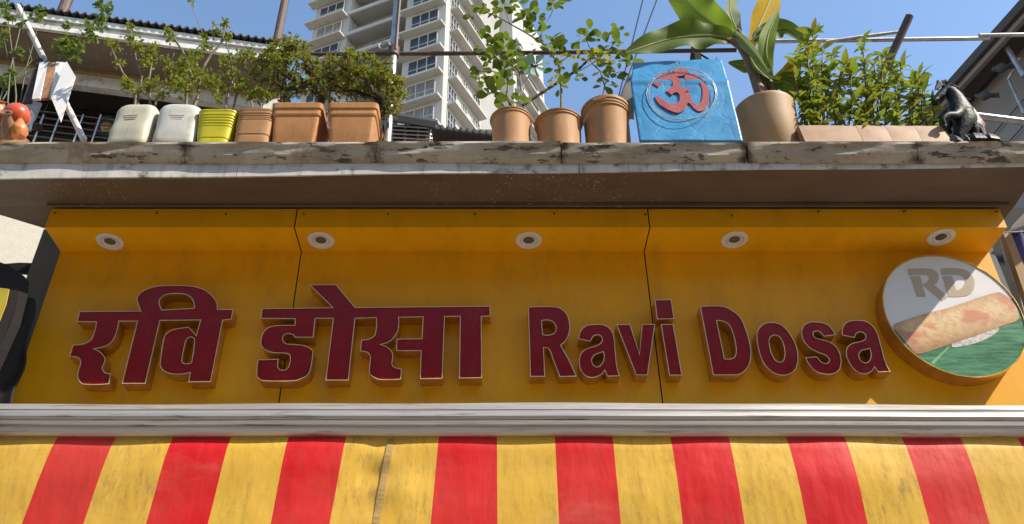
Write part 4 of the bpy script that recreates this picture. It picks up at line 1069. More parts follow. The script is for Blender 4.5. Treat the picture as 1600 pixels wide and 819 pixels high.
# ------------------------------------------------------------------ three brown buckets with big round leaves
ROUND = [leaf_mesh('leaf', .086, .056, 'leaf_round', fold=.15, curl=.1, seg=9, peak=.6, pw=.62), leaf_mesh('leaf', .070, .046, 'leaf_round', fold=.25, curl=.22, seg=9, peak=.58, pw=.62)]
YEL = leaf_mesh('leaf', .055, .04, 'leaf_yellow', fold=.35, curl=.35, seg=6, peak=.5)
def bucket(px, wrim, wbase, h, label, lid, stems, tufts, seed):
    random.seed(seed)
    ra, rb = wbase / 252 / 2, wrim / 252 / 2
    Y = LIP + .01 + rb; c = base_at(px, Y)
    t = thing('bucket_planter', c, label, 'bucket planter', 'brown bucket planters on the ledge')
    pr = [(0, 0), (ra*.95, 0), (ra, .008), (ra + (rb*.94 - ra)*.8, h*.80)]
    if lid: pr += [(rb*.945, h*.82), (rb*.99, h*.825), (rb*.99, h*.845), (rb*.955, h*.85), (rb*.955, h*.875), (rb*1.0, h*.88), (rb*1.0, h*.905), (rb*.965, h*.91), (rb*.965, h*.94), (rb*1.02, h*.945), (rb*1.02, h*.99)]
    else: pr += [(rb*.94, h*.90), (rb*.985, h*.905), (rb*.99, h*.935), (rb*.965, h*.94), (rb*.97, h*.955), (rb*1.02, h*.96), (rb*1.03, h*.985)]
    pr += [(rb*1.0, h), (rb*.93, h), (rb*.92, h - .03)]
    bk = MB().lathe(pr, 56, Matrix.Translation(c)).build('bucket', 'terracotta2', t, True, 30)
    if lid:
        MB().box((-.045, -.007, -.008), (.035, .004, .010), Matrix.Translation(c + Vector((-.05, -rb*1.0, h*.90))) @ Matrix.Rotation(R(-16), 4, 'Z')).build('lid_tab', 'terracotta2', bk)
    soil(t, c + Vector((0, 0, h - .03)), rb*.88, rb*.88)
    mb = MB()
    for pts, r0 in stems:
        q = [P(x, y, Y + d) for x, y, d in pts]
        mb.tube(q, [r0 * (1 - .6 * i / (len(q) - 1)) for i in range(len(q))], 7)
    mb.build('stems', 'twig', t, True, 60)
    for x, y, d, rr, cnt, kind in tufts:
        cc = P(x, y, Y + d)
        for k in range(cnt):
            a = 2 * pi * k / cnt + random.uniform(-.5, .5)
            v = Vector((cos(a), sin(a) * .8, random.uniform(-.25, .75)))
            me = YEL if kind == 'y' else random.choice(ROUND)
            leaf_obj(me, t, orient(cc + v.normalized() * rr * random.uniform(.15, .7), v, random.uniform(-.9, .9), random.uniform(.5, 1.1)))
    return t
bucket(799, 66, 58, .30, 'brown bucket planter with a leafy shrub behind the mint pinwheel', False,
    [([(800,172,0),(792,150,0),(795,125,0),(788,105,-.02),(772,85,-.03)], .010),
     ([(806,172,.02),(815,145,.02),(812,115,.04),(800,95,.03)], .008),
     ([(790,172,.02),(776,150,0),(768,130,-.03)], .006),
     ([(796,118,0),(770,112,-.02),(748,112,-.03),(728,122,-.04)], .004),
     ([(788,105,-.02),(770,70,0),(765,55,0)], .004)],
    [(752,65,0,.06,6,'r'),(768,55,0,.05,5,'r'),(760,78,0,.07,8,'r'),(775,62,0,.04,4,'r'),(790,70,.0,.06,6,'r'),(805,72,.02,.05,5,'r'),(770,95,-.02,.07,8,'r'),(785,95,0,.08,9,'r'),(800,100,.02,.07,8,'r'),(752,108,-.03,.05,5,'r'),(748,122,-.03,.04,3,'r'),(790,115,.03,.06,7,'r'),(808,112,.03,.05,6,'r'),(762,132,-.03,.05,6,'r'),(782,132,-.05,.06,9,'r'),(775,145,-.04,.05,7,'r'),(768,150,-.04,.04,5,'r'),(800,158,-.06,.03,4,'r'),(812,158,-.05,.025,3,'r'),(790,82,0,.05,5,'r')], 41)
bucket(874, 76, 66, .285, 'wide brown bucket planter with a tall arching branch of round leaves', False,
    [([(877,175,0),(877,140,0),(876,118,0),(872,100,.02),(864,88,.02),(850,70,.02),(822,52,.02),(797,38,.02),(778,27,.02),(760,20,.02)], .009),
     ([(850,70,.02),(845,58,.02),(850,42,.02),(862,22,.02),(866,5,.02),(870,-15,.02)], .004),
     ([(797,38,.02),(790,20,.02),(787,0,.02)], .003),
     ([(818,48,.02),(817,20,.02),(820,-10,.02)], .003),
     ([(872,100,.02),(884,92,0),(892,84,0)], .004)],
    [(755,15,.02,.05,5,'r'),(742,25,.02,.045,4,'r'),(762,5,.02,.05,5,'r'),(785,10,.02,.05,6,'r'),(795,2,.02,.05,5,'r'),(775,20,.02,.04,4,'r'),(810,8,.02,.04,4,'r'),(818,30,.02,.05,5,'r'),(825,20,.02,.05,5,'r'),(808,20,.02,.04,3,'r'),(840,28,.02,.05,5,'r'),(836,38,.02,.04,3,'r'),(835,52,.02,.05,5,'r'),(848,48,.02,.05,4,'r'),(866,8,.02,.05,6,'r'),(874,0,.02,.04,4,'r'),(838,75,.02,.04,3,'r'),(855,68,.02,.06,6,'r'),(868,72,.0,.06,7,'r'),(862,80,0,.05,5,'r'),(880,93,0,.05,8,'y'),(868,108,0,.05,4,'r'),(866,128,-.02,.05,6,'y'),(873,135,-.03,.04,4,'r'),(895,122,-.02,.03,3,'r'),(885,70,.02,.03,2,'r')], 42)
bucket(950, 77, 69, .40, 'tallest brown bucket planter with a ridged rim and yellowing leaves', True,
    [([(940,165,0),(945,135,0),(938,112,0),(925,100,0),(905,112,0)], .007),
     ([(925,100,0),(938,88,0),(955,75,0),(966,58,0),(968,50,0)], .006),
     ([(938,112,0),(955,118,.02),(970,112,.02)], .004),
     ([(930,92,0),(920,72,0),(915,60,0)], .004)],
    [(912,62,0,.06,7,'r'),(922,52,0,.05,5,'r'),(930,62,0,.05,5,'r'),(908,80,0,.05,3,'r'),(964,46,0,.04,3,'r'),(970,55,0,.03,3,'r'),(950,75,0,.05,6,'r'),(962,70,0,.05,5,'r'),(972,78,0,.05,4,'r'),(975,95,.02,.05,5,'r'),(940,92,0,.07,10,'y'),(925,88,0,.06,8,'y'),(948,98,0,.06,7,'y'),(905,95,0,.06,7,'y'),(960,98,.02,.05,4,'r'),(940,112,0,.05,5,'r'),(955,125,.02,.06,7,'r'),(968,118,.02,.06,5,'r'),(945,135,.0,.04,5,'r'),(905,122,0,.04,3,'r'),(985,92,.02,.04,3,'r')], 43)

# pinwheel on a stick
c0 = P(835, 104, 4.02)
t = thing('pinwheel', P(801, 170, 4.02), 'mint green toy pinwheel with a black and white hub', 'pinwheel')
MB().tube([P(801, 172, 4.04), P(822, 125, 4.03), c0 + Vector((0, .02, 0))], .005, 6).build('stick', 'whitepaint', t)
MB().lathe([(.0005, .018), (.020, .017), (.024, .010), (.024, 0), (.0005, 0)], 20, Matrix.Translation(c0) @ Matrix.Rotation(pi/2, 4, 'X')).build('hub', 'cable', t)
for k in range(4):
    a = k * pi / 2 + .5
    MB().box((-.004, -.003, 0), (.004, 0, .014), Matrix.Translation(c0 + Vector((0, -.019, 0))) @ Matrix.Rotation(a, 4, 'Y')).build('hub_mark', 'paper', t)
for k in range(7):
    a = 2 * pi * k / 7
    def pet(u, v, a=a):
        r = .018 + .085 * v; tw_ = a + (u - .5) * .85 * (1 - .25 * v) + .25 * v
        return c0 + Vector((r * cos(tw_), -.012 + .030 * (u - .2) * v - .01 * v, r * sin(tw_)))
    MB().grid(pet, 4, 5).build('blade', 'mint', t, True, 80)

# ------------------------------------------------------------------ blue board with the red Om
YO = LIP + .03
ob = thing('om_board', base_at(1078, YO + .06), 'creased blue sheet board with a raised red Om sign', 'sign board')
def oy(py): return YO + .12 * max(0, (217 - py) / 120)      # leans back a little
cor = [(998, 217), (1158, 217), (1137, 132), (985, 132), (989, 103), (1126, 97)]
low = [P(x, y, oy(y)) for x, y in (cor[0], cor[1], cor[2], cor[3])]
low[0].z = low[1].z = ZTOP + .004
upq = [P(x, y, oy(y) + (0 if y > 120 else .035)) for x, y in (cor[3], cor[2], cor[5], cor[4])]
def om_sheet(u, v):
    if v < .7: q, t_ = low, v / .7; a, b_ = q[0].lerp(q[1], u), q[3].lerp(q[2], u)
    else: q, t_ = upq, (v - .7) / .3; a, b_ = q[0].lerp(q[1], u), q[3].lerp(q[2], u)
    p = a.lerp(b_, t_)
    cr = .002 * sin(u * 9 + v * 7) * sin(v * 11 - u * 3) + .004 * (abs((v * 3.1 + .25 * u) % 1 - .5) - .25) + .003 * (abs((u * 2.3 - v * .8) % 1 - .5) - .25)
    if abs(v - .7) < .03: cr += .007
    return p + Vector((0, -cr - .002, cr * .5))
mb = MB().grid(om_sheet, 60, 50)
o = mb.build('sheet', 'blue', ob, True, 70)
md = o.modifiers.new('s', 'SOLIDIFY'); md.thickness = .02; md.offset = -1
quadslab([upq[1] + Vector((.0, .02, 0)), low[2] + Vector((.006, .03, .0)), low[2] + Vector((.0, .10, .02)), upq[2] + Vector((-.0, .10, .1)), upq[2] + Vector((-.012, .02, .075))], .006).build('side_flap', 'canvas', ob)
# Om pieces: pixels in a view of scale 6.067 from (980, 90)
om_pts = [
 [(222,232),(300,185,1),(350,160,1),(432,147,1),(455,165),(470,183,1),(495,205,1),(505,240,1),(500,285,1),(490,300,1),(535,280),(560,292),(598,285),(585,312),(548,330),(565,345),(580,335,1),(600,365,1),(622,420,1),(658,450,1),(690,435,1),(712,390,1),(715,320,1),(700,265,1),(670,225,1),(625,205,1),(590,210,1),(578,228),(545,200),(555,165,1),(600,150,1),(660,165,1),(720,210,1),(762,280,1),(778,360,1),(770,430,1),(735,490,1),(690,512,1),(640,490,1),(600,445,1),(575,430),(560,465,1),(535,500,1),(485,525,1),(420,510,1),(350,475,1),(300,440,1),(262,375),(272,362),(320,390,1),(390,430,1),(450,440,1),(490,420,1),(500,385,1),(490,345,1),(462,330,1),(425,357),(372,318),(400,290,1),(430,270,1),(432,240,1),(415,215,1),(380,208,1),(345,220,1),(320,245,1),(295,282)],
 [(455,178),(500,180),(530,172),(560,158),(585,140),(562,112),(530,118),(512,98),(490,112),(430,125),(445,140)],
]
omt = MB()
OD = .010
for path in om_pts:
    pts = []
    for v in smooth_path(path, 5):
        px, py = 980 + v.x / 6.067, 90 + v.y / 6.067
        pts.append(P(px, py, oy(py) - .036))
    k = len(pts)
    tri = tessellate_polygon([[Vector((p.x, p.z, 0)) for p in pts]])
    omt.add(pts, tri)
    bk = [p + Vector((0, OD, 0)) for p in pts]
    omt.add(pts + bk, [(i, (i+1) % k, k+(i+1) % k, k+i) for i in range(k)])
    omt.add(bk, [tuple(reversed(t_)) for t_ in tri])
omt.build('om_sign', 'red', ob)
wr = MB()
cw = P(1066, 143, oy(143) - .035)
for dx, s_ in ((0, 1.0), (.028, .99)):
    wr.tube([P(1064 + 54*s_*cos(2*pi*k/28) + dx*100, 147 + 41*s_*sin(2*pi*k/28), oy(147 + 41*s_*sin(2*pi*k/28)) - .03 - dx) for k in range(29)], .0028, 5, False)
wr.build('wire_ring', 'steel', ob)
MB().tube([P(1057, 104, oy(104) - .05), P(1055, 98, oy(98) - .04), P(1060, 96, oy(98) - .03), P(1062, 101, oy(101) - .02)], .003, 5).build('wire_hook', 'cable', ob)

# ------------------------------------------------------------------ banana in the big pot
YB = LIP + .21
c = base_at(1207, YB)
bn = thing('banana_plant', c, 'young banana plant in a large beige tapered pot', 'potted plant')
MB().lathe([(0, 0), (.145, 0), (.152, .01), (.185, .30), (.197, .415), (.200, .43), (.195, .44), (.180, .44), (.176, .40)], 56, Matrix.Translation(c) @ Matrix.Rotation(R(-2), 4, 'Y')).build('pot', 'bigpot', bn, True, 40)
soil(bn, c + Vector((0, 0, .40)), .165, .165)
MB().tube([P(1190, 152, YB), P(1178, 118, YB), P(1168, 92, YB), P(1156, 74, YB - .01), P(1140, 64, YB - .02), P(1118, 58, YB - .04)], [.040, .034, .028, .022, .015, .009], 12).build('stem', 'banana_stem', bn, True, 60)
MB().tube([P(1196, 150, YB + .03), P(1192, 120, YB + .02), P(1178, 90, YB), P(1166, 62, YB), P(1152, 46, YB - .02)], [.03, .026, .02, .014, .008], 10).build('stem', 'banana_stem', bn, True, 60)
MB().tube([P(1212, 150, YB + .02), P(1206, 135, YB), P(1196, 118, YB), P(1172, 96, YB)], [.03, .024, .016, .008], 10).build('stem', 'stem_green', bn, True, 60)
random.seed(5)
def banana_leaf(pts, wpx, m, tilt=0., fold=.25, wave=.12, peak=.45, roll=0.):
    q = [P(x, y, YB + d) for x, y, d in pts]
    nseg = 26; mid = []
    def at(t):
        f = t * (len(q) - 1); i = min(int(f), len(q) - 2); u = f - i
        p0, p1, p2, p3 = q[max(i-1, 0)], q[i], q[i+1], q[min(i+2, len(q)-1)]
        return .5 * ((2*p1) + (p2-p0)*u + (2*p0-5*p1+4*p2-p3)*u*u + (3*p1-p0-3*p2+p3)*u**3)
    view = Vector((.05, -.72, -.69))
    mb = MB(); nw = 5; ph = random.uniform(0, 6)
    for i in range(nseg + 1):
        t_ = i / nseg; p = at(t_); tg = (at(min(1, t_+.02)) - at(max(0, t_-.02))).normalized()
        side = tg.cross(view).normalized(); nn = side.cross(tg).normalized()
        side = (Matrix.Rotation(tilt + roll * t_, 3, tg) @ side)
        nn = side.cross(tg).normalized()
        hw = wpx / 235 * (sin(pi * min(.985, max(.03, t_)) ** (math.log(.5) / math.log(peak)))) ** .75
        for j in range(-nw, nw + 1):
            s_ = j / nw
            mb.v.append(tuple(p + side * hw * s_ + nn * (hw * (fold * abs(s_) + wave * sin(t_ * 17 + ph + (2 if s_ > 0 else 0)) * s_ * s_))))
    k = 2 * nw + 1
    for i in range(nseg):
        for j in range(k - 1):
            mb.f.append((i*k+j, i*k+j+1, (i+1)*k+j+1, (i+1)*k+j))
    o = mb.build('leaf', m, bn, True, 80)
    uv = o.data.uv_layers.new(name='leaf')
    for l2 in o.data.loops:
        i, j = divmod(l2.vertex_index, k)
        uv.data[l2.index].uv = (i / nseg + .10 * abs(j / nw - 1), j / k)
    MB().tube([at(i / 14) + Vector((0, -.003, -.003)) for i in range(15)], [.008 * (1 - .8 * i / 14) + .001 for i in range(15)], 6).build('midrib', 'midrib', o, True, 60)
banana_leaf([(1150,62,-.02),(1105,56,-.05),(1045,62,-.10),(978,83,-.16)], 25, 'banana_dark', .45, .3, .34, .5)
banana_leaf([(1155,64,0),(1120,42,.02),(1085,15,.06),(1040,-30,.10)], 31, 'banana_green', -.35, .22, .32, .55)
banana_leaf([(1156,62,.02),(1144,32,.03),(1140,8,.04),(1148,-25,.05)], 14, 'banana_pale', .3, .5, .08, .5)
banana_leaf([(1172,72,.03),(1186,40,.04),(1200,8,.05),(1212,-30,.06)], 27, 'banana_yellow', .2, .2, .06, .5)
banana_leaf([(1206,112,-.03),(1197,85,-.05),(1201,52,-.05),(1216,18,-.02)], 13, 'banana_green', -.4, .3, .1, .5)
banana_leaf([(1146,52,-.02),(1162,66,-.05),(1180,86,-.07),(1200,114,-.06)], 9, 'banana_pale', .6, .5, .08, .4)
banana_leaf([(1172,64,.03),(1200,50,.05),(1228,46,.06),(1258,66,.05)], 17, 'banana_dark', -.3, .25, .14, .5)
banana_leaf([(1204,130,.02),(1222,115,.0),(1250,92,-.02),(1283,66,-.04)], 11, 'banana_yellow', .3, .35, .12, .5)
banana_leaf([(1200,135,.02),(1185,115,.05),(1165,105,.08),(1138,98,.1)], 12, 'banana_dark', .2, .2, .16, .5)
banana_leaf([(1205,132,.0),(1225,128,-.02),(1245,142,-.03),(1262,168,-.04)], 18, 'banana_dark', .3, .25, .12, .5)
banana_leaf([(1168,74,0),(1178,96,-.03),(1192,112,-.04),(1208,124,-.04)], 14, 'banana_green', -.5, .3, .12, .5)

# ------------------------------------------------------------------ long planter with lance-shaped leaves
YLp = LIP + .10
xa, xb = P(1258, 219, LIP).x, P(1489, 219, LIP).x
lp_ = thing('long_planter', Vector(((xa + xb) / 2, YLp, ZTOP + .001)), 'long low sheet planter full of lance-leaved plants', 'planter')
hP = .155
jx = [xa, xa + (xb - xa) * .395, xa + (xb - xa) * .60, xa + (xb - xa) * .80, xb]
for k, (a, c_) in enumerate(zip(jx[:-1], jx[1:])):
    def sk_(u, v, a=a, c_=c_, k=k):
        x = a + .001 + (c_ - a - .002) * u - (.02 * v if (k == 3 and u > .9) else 0)
        bulge = .003 * sin(u * pi) * sin(v * pi) 
        return Vector((x, LIP + .012 + .03 * v - bulge, ZTOP + .002 + hP * v + .003 * sin(u * 4 + k) * v))
    o = MB().grid(sk_, 14, 8).build('front_panel', 'sheetpot', lp_)
    md = o.modifiers.new('s', 'SOLIDIFY'); md.thickness = .006; md.offset = -1
MB().box((xa + .006, LIP + .05, ZTOP + .002), (xb - .03, LIP + .22, ZTOP + hP - .012)).build('soil', 'soil', lp_)
for x in (xa, xb - .008):
    MB().add([Vector((x, LIP + .02, ZTOP + .002)), Vector((x, LIP + .23, ZTOP + .002)), Vector((x, LIP + .23, ZTOP + hP)), Vector((x, LIP + .045, ZTOP + hP)), Vector((x + .008, LIP + .02, ZTOP + .002)), Vector((x + .008, LIP + .23, ZTOP + .002)), Vector((x + .008, LIP + .23, ZTOP + hP)), Vector((x + .008, LIP + .045, ZTOP + hP))], [(0,1,2,3),(7,6,5,4),(0,4,5,1),(1,5,6,2),(2,6,7,3),(3,7,4,0)]).build('end_panel', 'sheetpot', lp_)
random.seed(77)
LONG = [leaf_mesh('leaf', .105, .040, 'leaf_long', fold=.3, curl=.3, seg=6, peak=.42, pw=.9), leaf_mesh('leaf', .088, .034, 'leaf_long', fold=.4, curl=.45, seg=6, peak=.45, pw=.9), leaf_mesh('leaf', .125, .036, 'leaf_long', fold=.3, curl=.2, seg=6, peak=.4, pw=.9)]
vfl = leaf_vf(.075, .027, .35, .35, 4, pw=.9)
tips = [(1257,60),(1270,48),(1285,72),(1300,85),(1262,90),(1245,100),(1318,100),(1330,110),(1347,62),(1352,92),(1340,125),(1365,98),(1378,85),(1392,105),(1385,130),(1402,120),(1408,98),(1425,130),(1436,112),(1442,140),(1290,110),(1275,125),(1310,130),(1455,150),(1360,140),(1420,155),(1250,140),(1268,160),(1300,155),(1330,155),(1390,160),(1440,172),(1242,120),(1350,170),(1318,172)]
stm = MB(); fol = MB(); cnt = 0
for i, (x, y) in enumerate(tips):
    d = random.uniform(-.02, .12)
    tp = P(x, y, YLp + d)
    bx_ = P(max(1264, min(1478, x + random.uniform(-14, 14))), 205, YLp).x
    b0 = Vector((bx_, YLp + random.uniform(-.03, .08), ZTOP + hP - .02))
    md_ = b0.lerp(tp, .5) + Vector((random.uniform(-.02, .02), random.uniform(-.02, .02), 0))
    stm.tube([b0, md_, tp], [.006, .005, .003], 5)
    ln = (tp - b0).length
    for k in range(random.randint(5, 10)):        # whorl at the tip
        a = 2 * pi * k / 9 * 2.3 + random.uniform(-.3, .3)
        v = Vector((cos(a), sin(a), random.uniform(.15, 1.5)))
        if cnt < 290 and k < 8:
            leaf_obj(random.choice(LONG), lp_, orient(tp - Vector((0, 0, .015 * k * .5)), v, random.uniform(-.9, .9), random.uniform(.45, 1.2))); cnt += 1
        else:
            add_leaf(fol, vfl, orient(tp, v, random.uniform(-.5, .5), random.uniform(.8, 1.2)))
    for k in range(int(ln / .014)):
        t_ = random.uniform(.12, .92); p = b0.lerp(md_, t_ * 2) if t_ < .5 else md_.lerp(tp, t_ * 2 - 1)
        a = random.uniform(0, 2 * pi)
        add_leaf(fol, vfl, orient(p, (cos(a), sin(a), random.uniform(-.5, .8)), random.uniform(-.9, .9), random.uniform(.35, 1.15)))
stm.build('stems', 'stem_green', lp_)
o = fol.build('small_leaves', 'leaf_long', lp_); o['kind'] = 'stuff'

# ------------------------------------------------------------------ horse statues
def skin(name, nodes, edges, m, parent, sub=2):
    me = bpy.data.meshes.new(name); me.from_pydata([n_[0] for n_ in nodes], edges, []); me.update()
    o = bpy.data.objects.new(name, me); COL.objects.link(o)
    md = o.modifiers.new('skin', 'SKIN'); md.use_smooth_shade = True
    for i, n_ in enumerate(nodes):
        me.skin_vertices[0].data[i].radius = (n_[1], n_[1]); me.skin_vertices[0].data[i].use_root = (i == 0)
    sb = o.modifiers.new('sub', 'SUBSURF'); sb.levels = sb.render_levels = sub
    dg = bpy.context.evaluated_depsgraph_get(); dg.update()
    m2 = bpy.data.meshes.new_from_object(o.evaluated_get(dg)); m2.name = name
    bpy.data.objects.remove(o)
    m2.materials.clear(); m2.materials.append(MT[m])
    m2.polygons.foreach_set('use_smooth', [True] * len(m2.polygons))
    return link(name, m2, parent)
YH = LIP + .06
def hn(x, y, r, d=0.): return (P(x, y, YH + d), r / 235)
st_ = thing('horse_statue', base_at(1503, YH), 'dark bronze rearing horse statue on a rocky base', 'statue')
nodes = [hn(1506,188,17), hn(1502,171,15), hn(1494,156,12.5), hn(1485,145,11), hn(1476,140,9), hn(1468,147,8.5), hn(1463,156,6), hn(1459,164,5.2),
         hn(1503,204,13), hn(1498,213,9), hn(1495,221,7),
         hn(1516,205,12,.03), hn(1521,213,8,.03), hn(1524,221,6,.03),
         hn(1494,182,7,-.05), hn(1480,180,5,-.08), hn(1472,188,3.8,-.08), hn(1477,197,3.4,-.07), hn(1474,201,3.6,-.07),
         hn(1496,188,7,.05), hn(1484,192,5,.06), hn(1481,203,3.8,.05), hn(1486,210,3.4,.05),
         hn(1522,196,5,.05), hn(1532,204,4.5,.06), hn(1538,216,2.2,.06), hn(1471,156,4.5)]
edges = [(0,1),(1,2),(2,3),(3,4),(4,5),(5,6),(6,7),(0,8),(8,9),(9,10),(0,11),(11,12),(12,13),(1,14),(14,15),(15,16),(16,17),(17,18),(1,19),(19,20),(20,21),(21,22),(11,23),(23,24),(24,25),(5,26)]
skin('horse', nodes, edges, 'bronze', st_)
mn = MB()
for k in range(34):                            # tufts of mane along the crest, and ears
    t_ = k / 33; a = P(1472 + 32 * t_, 131 + 28 * t_, YH + random.uniform(-.02, .02))
    mn.tube([a, a + Vector((random.uniform(.0, .03), random.uniform(-.02, .02), random.uniform(.012, .03))), a + Vector((random.uniform(.02, .06), random.uniform(-.02, .02), random.uniform(.0, .035)))], [.016, .013, .001], 5)
for dx in (-.018, .018):
    a = P(1474, 136, YH + dx); mn.tube([a, a + Vector((.003, 0, .028)), a + Vector((.008, 0, .060))], [.012, .011, .001], 6)
for k in range(7):                             # forelock and bridle tassels
    a = P(1466 + k, 140 - k, YH - .03); mn.tube([a, a + Vector((-.02, -.01, .005 * k)), a + Vector((-.035, -.01, -.03 + .01 * k))], [.009, .008, .001], 5)
mn.tube([P(1462 + 7 * cos(2*pi*k/12), 158 + 3 * sin(2*pi*k/12), YH + .03 * sin(2*pi*k/12)) for k in range(13)], .004, 5, False)
mn.build('mane', 'bronze', st_)
rk = MB()
random.seed(9)
for k in range(9):
    x = 1484 + k * 6.6; cc = P(x, 219, YH); cc.z = ZTOP
    rr = .085 if k < 6 else .06
    Mx = Matrix.Translation(cc + Vector((0, random.uniform(-.03, .05), 0))) @ Matrix.Rotation(random.uniform(0, 3), 4, 'Z') @ Matrix.Scale(random.uniform(.8, 1.2), 4)
    rk.lathe([(rr*1.1, 0), (rr*1.05, rr*.3), (rr*.8, rr*.8), (rr*.4, rr*1.05), (.0005, rr*1.1)], 7, Mx)
rk.build('rock_base', 'bronze', st_)
st2 = thing('horse_statue', base_at(1531, YH + .06), 'brown glazed small horse figure behind the bronze statue', 'statue')
nodes = [hn(1526,190,9.5,.08), hn(1520,178,7,.08), hn(1514,169,5,.08), hn(1509,166,4.4,.08), hn(1505,173,3.4,.08), hn(1503,179,2.6,.08),
         hn(1531,202,7,.08), hn(1537,212,4,.08), hn(1541,220,3.4,.08), hn(1518,200,4.5,.06), hn(1516,212,3,.06), hn(1518,220,3,.06), hn(1536,196,4,.1), hn(1532,210,2.8,.12), hn(1530,220,2.8,.12)]
skin('horse', nodes, [(0,1),(1,2),(2,3),(3,4),(4,5),(0,6),(6,7),(7,8),(0,9),(9,10),(10,11),(0,12),(12,13),(13,14)], 'brownfig', st2)

# ------------------------------------------------------------------ clay things and hanging sheets at the left end
def lathed(name, px, py, Y, prof, axis, m, label, cat, sc=1.0):
    Mx = Matrix.Translation(P(px, py, Y)) @ Vector(axis).to_track_quat('Z', 'Y').to_matrix().to_4x4() @ Matrix.Scale(sc, 4)
    return tag(MB().lathe(prof, 28, Mx).build(name, m, None, True, 50), label, cat)
Yc_ = LIP + .12
pr_pot = [(.0005, -.075), (.05, -.07), (.078, -.03), (.082, .01), (.068, .05), (.045, .07), (.04, .085), (.05, .095), (.042, .095), (.032, .08), (.0005, .06)]
lathed('clay_pot', 26, 181, Yc_, pr_pot, (-.5, .3, .7), 'orange', 'glossy red orange round pot lying on its side', 'pot', 1.0)
lathed('clay_jar', 13, 200, Yc_ - .06, [(.0005, -.07), (.035, -.065), (.042, -.02), (.036, .03), (.024, .06), (.022, .075), (.032, .085), (.034, .095), (.022, .093), (.018, .07), (.0005, .05)], (.12, -.85, .50), 'clay', 'brown clay jar with a narrow open mouth', 'jar', 1.05)
lathed('gourd_pot', 30, 203, Yc_ - .04, [(.0005, -.07), (.045, -.062), (.062, -.02), (.055, .02), (.03, .06), (.015, .09), (.0005, .095)], (-.1, -.2, 1), 'orange2', 'mottled orange gourd shaped pot', 'pot', .85)
lathed('clay_pot', -6, 180, Yc_, pr_pot, (.2, -.6, .7), 'orange2', 'tan orange pot half cut by the ledge end', 'pot', .95)
t = thing('sheet_metal_box', P(72, 156, 4.1), 'rusty folded sheet metal box hung on a dark perforated strip', 'box')
for k, (x0, x1, m) in enumerate(((56, 70, 'paper'), (70, 84, 'rust'), (82, 97, 'paper'))):
    quadslab([P(x0 - 6, 155 - k, 4.06), P(x1 - 6 - 2, 154 - k, 4.05), P(x1 + 5, 98, 4.14), P(x0 + 6, 97, 4.14)], .02).build('louvre', m if k != 1 else 'rust', t)
quadslab([P(34, 162, 4.10), P(48, 160, 4.09), P(66, 92, 4.16), P(58, 90, 4.16)], .015).build('perforated_strip', 'darkwood', t)
t = tag(quadslab([P(80, 153, 4.02), P(95, 191, 4.0), P(118, 120, 4.05), P(104, 96, 4.08)], .006).build('hanging_sheet', 'paper'), 'white square sheet hanging by one corner in front of the strut', 'sheet')
t = thing('steel_bracket', P(52, 190, 4.12), 'grey steel bracket with a black bell cup on wires', 'bracket')
quadslab([P(42, 160, 4.12), P(66, 163, 4.12), P(56, 188, 4.15), P(44, 200, 4.15)], .02).build('plate', 'steel', t)
MB().tube([P(38, 205, 4.1), P(41, 180, 4.1), P(47, 170, 4.1), P(52, 180, 4.1), P(46, 205, 4.1)], .010, 6).build('chain', 'steel', t)
MB().lathe([(.0005, .03), (.012, .028), (.02, .01), (.028, -.012), (.022, -.012), (.0005, 0)], 20, Matrix.Translation(P(60, 199, 4.05)) @ Vector((-.2, .5, .8)).to_track_quat('Z', 'Y').to_matrix().to_4x4()).build('bell', 'cable', t, True)
MB().tube([P(61, 195, 4.05), P(66, 180, 4.06), P(74, 164, 4.08)], .003, 5).build('wire', 'cable', t)
# leggy rose climbing at the end of the ledge
random.seed(13)
c = base_at(20, LIP + .28)
rs = thing('rose_bush', c, 'leggy rose with bare thorny stems over the clay pots', 'rose bush')
vf_rose = leaf_vf(.042, .028, .25, .2, 4)
stems_and_tufts(rs,
    [([(22,210,0),(12,160,-.02),(16,110,-.02),(28,60,0),(36,25,0),(36,12,.0)], .007), ([(22,210,0),(25,150,0),(20,90,0),(14,45,0),(10,5,0)], .008),
     ([(22,210,0),(-4,170,0),(20,130,.02),(62,104,.02),(95,80,.02)], .007), ([(24,205,.02),(40,110,.03),(52,70,.03),(58,45,.03)], .005),
     ([(-4,170,0),(5,140,0),(-5,90,0)], .008), ([(20,130,.02),(50,95,.0),(45,75,0)], .004), ([(16,110,0),(8,70,.0),(2,40,0)], .004),
     ([(95,80,.02),(120,60,.04),(140,48,.05),(160,20,.06),(170,-6,.06)], .004), ([(140,48,.05),(150,35,.05),(152,15,.05)], .003)],
    [(8,12,0,.06,16),(14,30,0,.06,14),(60,22,.0,.05,12),(62,32,.0,.05,10),(105,45,.03,.05,10),(108,80,.02,.09,50),(98,75,.02,.08,34),(120,72,.03,.06,20),(140,48,.05,.08,26),(158,32,.06,.06,14),(165,20,.06,.05,10),(155,8,.06,.05,8),(172,14,.06,.05,8),(145,60,.05,.05,12),(28,85,0,.05,10),(20,120,0,.06,14),(35,40,0,.04,8),(5,60,0,.05,10),(8,130,0,.06,12)],
    'leaf_rose', 'stem_green', vf_rose, LIP + .28)
MB().lathe([(0, 0), (.10, 0), (.13, .20), (.14, .22), (.12, .22), (.11, .18)], 32, Matrix.Translation(c)).build('pot', 'terracotta2', rs, True)

